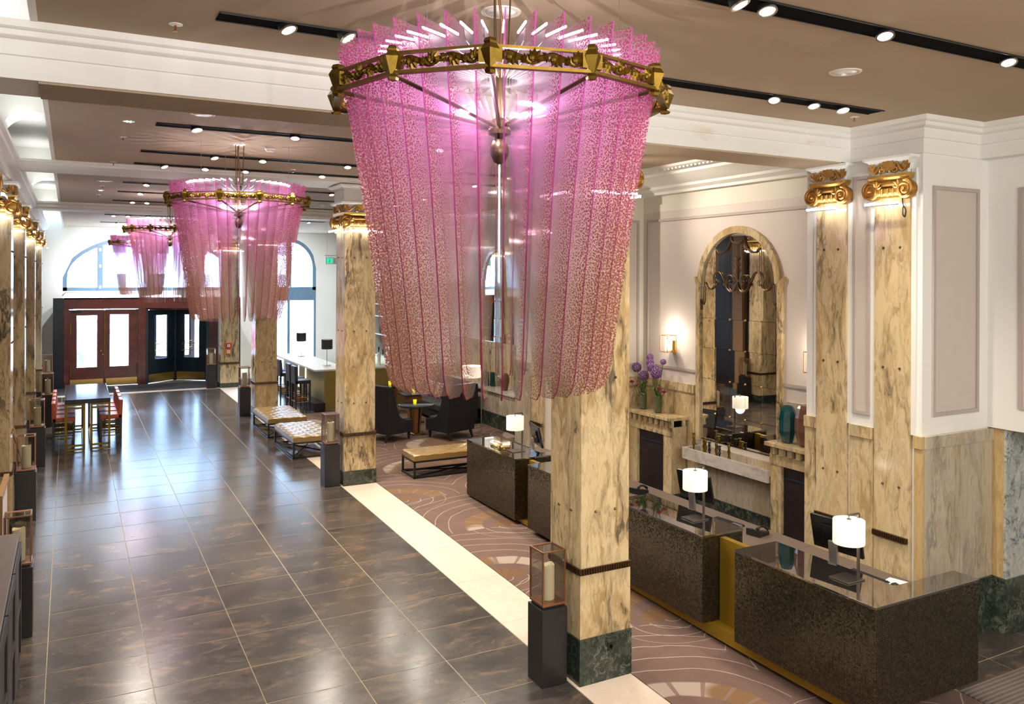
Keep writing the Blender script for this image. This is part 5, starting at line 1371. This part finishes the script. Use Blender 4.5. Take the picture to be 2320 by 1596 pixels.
for i in range(5):
    r = new('tumbler', (6.55+i*.11, 21.72+.03*(i % 2), zb+1.087), 0, ['first', 'second', 'third', 'fourth', 'fifth'][i]+' clear tumbler right of the nearer bar lamp', 'glass', 'tumblers on the bar corner')
    MB().lathe([(.030, 0), (.038, .11), (.034, .11), (.027, .01), (.001, .008)], 12, cap=False).build('body', M['cglass'], r, smooth=True)
tp = new('beer_tap', (7.55, 21.78, zb+1.087), 0, 'pale column beer tap on the bar right of the second pillar', 'beer tap')
MB().cyl((0, 0, 0), (0, 0, .36), .045, 14).build('column', M['bartop'], tp); MB().cyl((0, 0, .30), (0, .14, .30), .02).cyl((0, .13, .31), (0, .13, .20), .014).build('spout', M['steel'], tp); MB().cyl((0, .04, .36), (0, .02, .50), .014, 8, .02).build('tap_handle', M['black'], tp)
em = new('espresso_machine', (8.15, 21.85, zb+1.087), 0, 'chrome espresso machine on the bar right of the beer tap', 'coffee machine')
MB().box(-.3, .3, -.2, .2, .0, .10).build('drip_tray', M['steel'], em, bevel=.01); MB().box(-.3, .3, .0, .2, .1, .42).box(-.32, .32, -.2, .2, .38, .50).build('body', M['steel'], em, bevel=.02)
for x in (-.15, .15): MB().cyl((x, -.10, .38), (x, -.10, .30), .035).cyl((x, -.10, .32), (x, -.26, .31), .012).build('group_head', M['black'], em)
for i in range(6):
    c_ = new('coffee_cup', (7.95+.09*i, 21.85, zb+1.588), 0, ['first', 'second', 'third', 'fourth', 'fifth', 'sixth'][i]+' white cup from the left on top of the espresso machine', 'cup', 'cups on the espresso machine'); MB().lathe([(.025, 0), (.038, .055), (.034, .055), (.02, .008), (.001, .007)], 12, cap=False).build('bowl', M['porc'], c_, smooth=True); MB().tube([(.035, 0, .045), (.055, 0, .035), (.032, 0, .015)], .005, 5).build('handle', M['porc'], c_)
yv = new('bar_flowers', (7.35, 21.9, zb+1.087), 0, 'small vase of yellow green flowers beside the beer tap', 'flowers'); MB().lathe([(.03, 0), (.04, .1), (.03, .16)], 12).build('vase', M['cglass'], yv)
fl_ = MB(); rr = random.Random(3)
for i in range(26): fl_.ball((rr.uniform(-.08, .08), rr.uniform(-.08, .08), rr.uniform(.2, .38)), .022, 6)
fl_.build('blossoms', plain('yellow_petal', (.55, .48, .05), .6), yv, kind='stuff')
bb = new('back_bar_shelf', (9.38, 24.0, fz(25)), 0, 'tall black back bar shelving with white frame right of the second pillar', 'shelving')
MB().box(-.04, 0, 0, 5.0, 0, 3.0).build('back_panel', M['black'], bb)
for zz in (.9, 1.6, 2.2, 2.6): MB().box(-.36, -.04, 0, 5.0, zz, zz+.03).build('shelf', M['porc'], bb)
for y in (0, 1.25, 2.5, 3.75, 4.96): MB().box(-.38, 0, y, y+.04, 0, 3.02).build('upright', M['porc'], bb)
MB().box(-.4, -.02, 0, 5, 0, .9).build('cupboard', M['bargold'], bb)
for i in range(22):
    y = 24.25+.21*i+.04*(i % 3); h = .26+.05*((i*7) % 3)
    b_ = new('bottle', (9.20, y, fz(25)+.932 if i % 2 else fz(25)+1.632), 0, ['dark', 'brown', 'olive green'][i % 3]+' glass bottle on the '+('lower' if i % 2 else 'upper')+' back bar shelf, '+['nearest', 'second', 'third', 'fourth'][i//6]+' of its kind', 'bottle', 'bottles on the back bar')
    MB().lathe([(.036, 0), (.038, .01), (.038, h*.62), (.014, h*.78), (.014, h)], 10).build('body', M[['darkglass', 'brownglaze', 'greenglaze'][i % 3]], b_, smooth=True); MB().cyl((0, 0, h), (0, 0, h+.03), .015).build('cap', M['steel'], b_)
# ------------------------------------------------------------------ lounge
def wing_chair(x, y, ang, label):
    r = new('wing_armchair', (x, y, fz(y)), ang, label, 'armchair', 'charcoal wing armchairs of the lounge')        # faces +x
    w = .37; prof = [(.36, .17), (.36, .42)]
    for i in range(9):
        t = i/8; a = PI/2*t; prof.append((.33-.40*math.sin(a)*1.0, .43+.22*(1-math.cos(a))))
    prof += [(-.14, .85), (-.20, 1.13), (-.27, 1.20), (-.40, 1.20), (-.345, .17)]
    for s in (-1, 1):
        m = MB().prism(prof, 'y', s*w-.045, s*w+.045); m.build('side_wing', M['char'], r, bevel=.012)
    m = MB(); m.hexa([(-.345, -w, .17), (-.18, -w, .17), (-.18, w, .17), (-.345, w, .17), (-.425, -w-.02, 1.22), (-.30, -w-.02, 1.22), (-.30, w+.02, 1.22), (-.425, w+.02, 1.22)])
    m.build('backrest', M['char'], r, bevel=.015)
    MB().box(-.25, .35, -w+.04, w-.04, .17, .33).build('seat_base', M['char'], r, bevel=.012)
    MB().box(-.20, .37, -w+.05, w-.05, .33, .47).build('seat_cushion', M['chargrey'], r, bevel=.03)
    for sx, ox in ((.31, .0), (-.30, -.07)):
        for sy in (-.33, .33): MB().frus((sx+ox, sy), .028, .028, .055, .055, 0, .175, (-ox, 0)).build('leg', M['blackw'], r)
    return r
def throw(x, y, z, rx, rz, label, s=.40, group='patterned lounge cushions'):
    m = MB(); n = 8; vs = []
    for sd in (-1, 1):
        for j in range(n+1):
            for i in range(n+1):
                u, v = 2*i/n-1, 2*j/n-1; th = .07*((1-u*u)*(1-v*v))**.45+.004
                q = 1-.10*(1-abs(u))*abs(v)**3; q2 = 1-.10*(1-abs(v))*abs(u)**3
                vs.append((sd*th, u*s/2*q2, v*s/2*q))
    N = (n+1)**2
    fs = [(b+j*(n+1)+i, b+j*(n+1)+i+1, b+(j+1)*(n+1)+i+1, b+(j+1)*(n+1)+i) for b in (0, N) for j in range(n) for i in range(n)]
    ring = [i for i in range(n+1)]+[j*(n+1)+n for j in range(1, n+1)]+[n*(n+1)+i for i in range(n-1, -1, -1)]+[j*(n+1) for j in range(n-1, 0, -1)]
    fs += [(ring[q], ring[(q+1) % len(ring)], N+ring[(q+1) % len(ring)], N+ring[q]) for q in range(len(ring))]
    m.add(vs, fs); o = m.build('throw_cushion', M['cushion'], None, (x, y, z), 0, smooth=True, label=label, cat='cushion', group=group); o.rotation_euler = (0, rx, rz); return o
wing_chair(6.20, 17.26, math.radians(22), 'charcoal wing armchair left of the round table, beside the second pillar')
wing_chair(7.52, 16.86, math.radians(110), 'charcoal wing armchair seen from behind, right of the round table')
wing_chair(6.35, 19.2, math.radians(5), 'charcoal wing armchair behind the left one, facing the square table')
throw(6.16, 17.24, fz(17)+.66, -.25, math.radians(22), 'patterned cushion in the left front wing armchair')
throw(7.57, 16.90, fz(17)+.66, -.25, math.radians(110), 'patterned cushion in the right front wing armchair')
sf = new('banquette_sofa', (8.62, 17.95, fz(19)), 0, 'long charcoal banquette against the marble ledge behind the tables', 'sofa')
for y0, y1 in ((.1, 1.0), (1.01, 1.9), (1.91, 2.75)): MB().box(-.72, -.12, y0, y1, .28, .45).build('seat_cushion', M['chargrey'], sf, bevel=.03)
MB().box(-.70, .10, .08, 2.78, .08, .28).build('seat_base', M['char'], sf, bevel=.01); MB().frus((.0, 1.43), .22, 2.75, .14, 2.75, .28, .98, (.05, 0)).build('backrest', M['char'], sf, bevel=.02)
MB().box(-.72, .12, 0, .10, .08, .98).build('side_wing', M['char'], sf, bevel=.02)
for i, (y, lab) in enumerate(((18.35, 'patterned cushion at the near end of the banquette'), (18.85, 'patterned cushion second from the near end of the banquette'), (19.5, 'patterned cushion in the middle of the banquette'), (20.1, 'patterned cushion at the far end of the banquette'))):
    throw(8.38, y, fz(19)+.64, -.25, PI, lab, .42)
def votive(x, y, z, lab):
    v = new('votive_holder', (x, y, z), 0, lab, 'candle holder', 'yellow votive holders'); MB().lathe([(.030, 0), (.034, .005), (.044, .10), (.040, .10), (.030, .012), (.001, .01)], 16, cap=False).build('cup', M['votive'], v, smooth=True); MB().lathe([(.026, .012), (.026, .03), (.001, .032)], 12).build('tealight', M['wax'], v)
rt = new('round_table', (6.95, 17.50, fz(17.5)), .2, 'round black topped table on walnut fluted pedestal between wing armchairs', 'table')
MB().lathe([(.001, .635), (.40, .635), (.415, .645), (.415, .675), (.405, .68), (.001, .68)], 40, cap=False).build('tabletop', M['tabletop'], rt, smooth=True)
MB().lathe([(.20, 0), (.20, .03), (.15, .05)], 8).build('foot', M['oldgold'], rt); MB().lathe([(.085, .05), (.15, .635)], 8).build('pedestal', M['walnut'], rt)
for i in range(4):
    a = i*PI/2; MB().frus((0, 0), .03, .004, .05, .004, .05, .63).xf(Matrix.Rotation(a, 4, 'Z') @ Matrix.Translation((0, -.095, 0)) @ Matrix.Rotation(.105, 4, 'X')).build('inlay', M['blackw'], rt)
votive(6.93, 17.52, fz(17.5)+.682, 'yellow votive on the round table')
for x, y, lab, vl in ((7.42, 18.85, 'nearer square black topped walnut table by the banquette', 'yellow votive on the nearer square table'), (7.35, 20.35, 'farther square black topped walnut table by the banquette', 'yellow votive on the farther square table')):
    q = new('square_table', (x, y, fz(y)), 0, lab, 'table', 'square lounge tables')
    MB().box(-.32, .32, -.30, .30, .68, .725).build('tabletop', M['tabletop'], q, bevel=.004); MB().frus((0, 0), .2, .2, .34, .34, .05, .68).build('pedestal', M['walnut'], q); MB().box(-.2, .2, -.2, .2, 0, .05).build('foot', M['oldgold'], q)
    votive(x+.02, y+.05, fz(y)+.727, vl)
flp = new('floor_lamp', (8.15, 16.62, fz(16.6)), 0, 'chrome floor lamp with white drum shade behind the right wing armchair', 'floor lamp')
MB().tube([(-.26, -.12, .012), (.02, -.12, .012), (.02, .12, .012), (-.26, .12, .012)], .010, 6).build('base', M['steel'], flp); MB().cyl((.02, 0, .01), (.02, 0, 1.50), .011).tube([(.02, 0, 1.5), (.0, 0, 1.56), (-.20, 0, 1.56)], .010).build('pole', M['steel'], flp)
MB().lathe([(.21, 1.34), (.21, 1.60)], 28, (-.22, 0, 0), cap=False).build('lamp_shade', M['shade'], flp, smooth=True)
lamp('POINT', (7.93, 16.62, fz(16.6)+1.45), 8, WARM, .08)
for i, (x, y) in enumerate(((9.16, 18.45), (9.12, 18.25), (9.20, 18.08))):
    v = new('tall_teal_vase', (x, y, 1.102), 0, ['left', 'middle', 'right'][i]+' dark teal fluted vase on the lounge ledge', 'vase', 'dark teal vases on the ledge')
    MB().lathe([(.06, 0), (.068, .02), (.062, .34), (.05, .34), (.05, .05)], 12, cap=False).build('body', M['teal'], v)
tc = new('terracotta_vase', (9.12, 17.3, 1.102), 0, 'terracotta vase on the lounge ledge seen between chandelier fins', 'vase'); MB().lathe([(.07, 0), (.11, .16), (.12, .28), (.085, .38), (.07, .40), (.06, .38)], 12).build('body', M['brownglaze'], tc, smooth=True)
# ------------------------------------------------------------------ signs
es = new('exit_sign', (6.85, 24.0, 4.16), 0, 'small green and white exit sign hanging before the right arched window', 'sign')
MB().box(-.22, .22, -.01, .01, .24, .26).build('mounting_rail', M['grey_trim'], es); MB().cyl((-.15, 0, .25), (-.15, 0, 1.3), .004, 5).cyl((.15, 0, .25), (.15, 0, 1.3), .004, 5).build('rod', M['steel'], es)
MB().box(-.2, .2, -.012, .012, 0, .2).build('panel', M['porc'], es); MB().box(-.17, .02, -.016, -.012, .02, .18).build('green_field', M['exit'], es)
p = MB(); p.ball((-.06, -.017, .145), .016, 8, sy=.2); p.tube([(-.065, -.018, .125), (-.085, -.018, .08), (-.12, -.018, .06)], .010, 4); p.tube([(-.085, -.018, .08), (-.06, -.018, .055), (-.065, -.018, .03)], .009, 4); p.tube([(-.068, -.018, .115), (-.035, -.018, .10)], .007, 4); p.build('running_figure', M['porc'], es); MB().box(.12, .14, -.016, -.012, .04, .16).build('bar_mark', M['exit'], es)
for z0, mt, lab in ((1.53, 'alarmred', 'red fire alarm box with white symbol on the farthest right pillar'), (1.34, 'alarmor', 'orange alarm box below the red one on the farthest right pillar')):
    a = new('alarm_box', (4.40, 26.965, z0), 0, lab, 'alarm', 'alarm boxes'); MB().box(-.085, .085, -.05, 0, 0, .16).build('housing', M[mt], a, bevel=.006); MB().box(-.04, .04, -.055, -.05, .04, .12).build('symbol_plate', M['porc'], a); MB().ball((0, -.056, .08), .018, 8, sy=.3).build('button', M['black'], a)
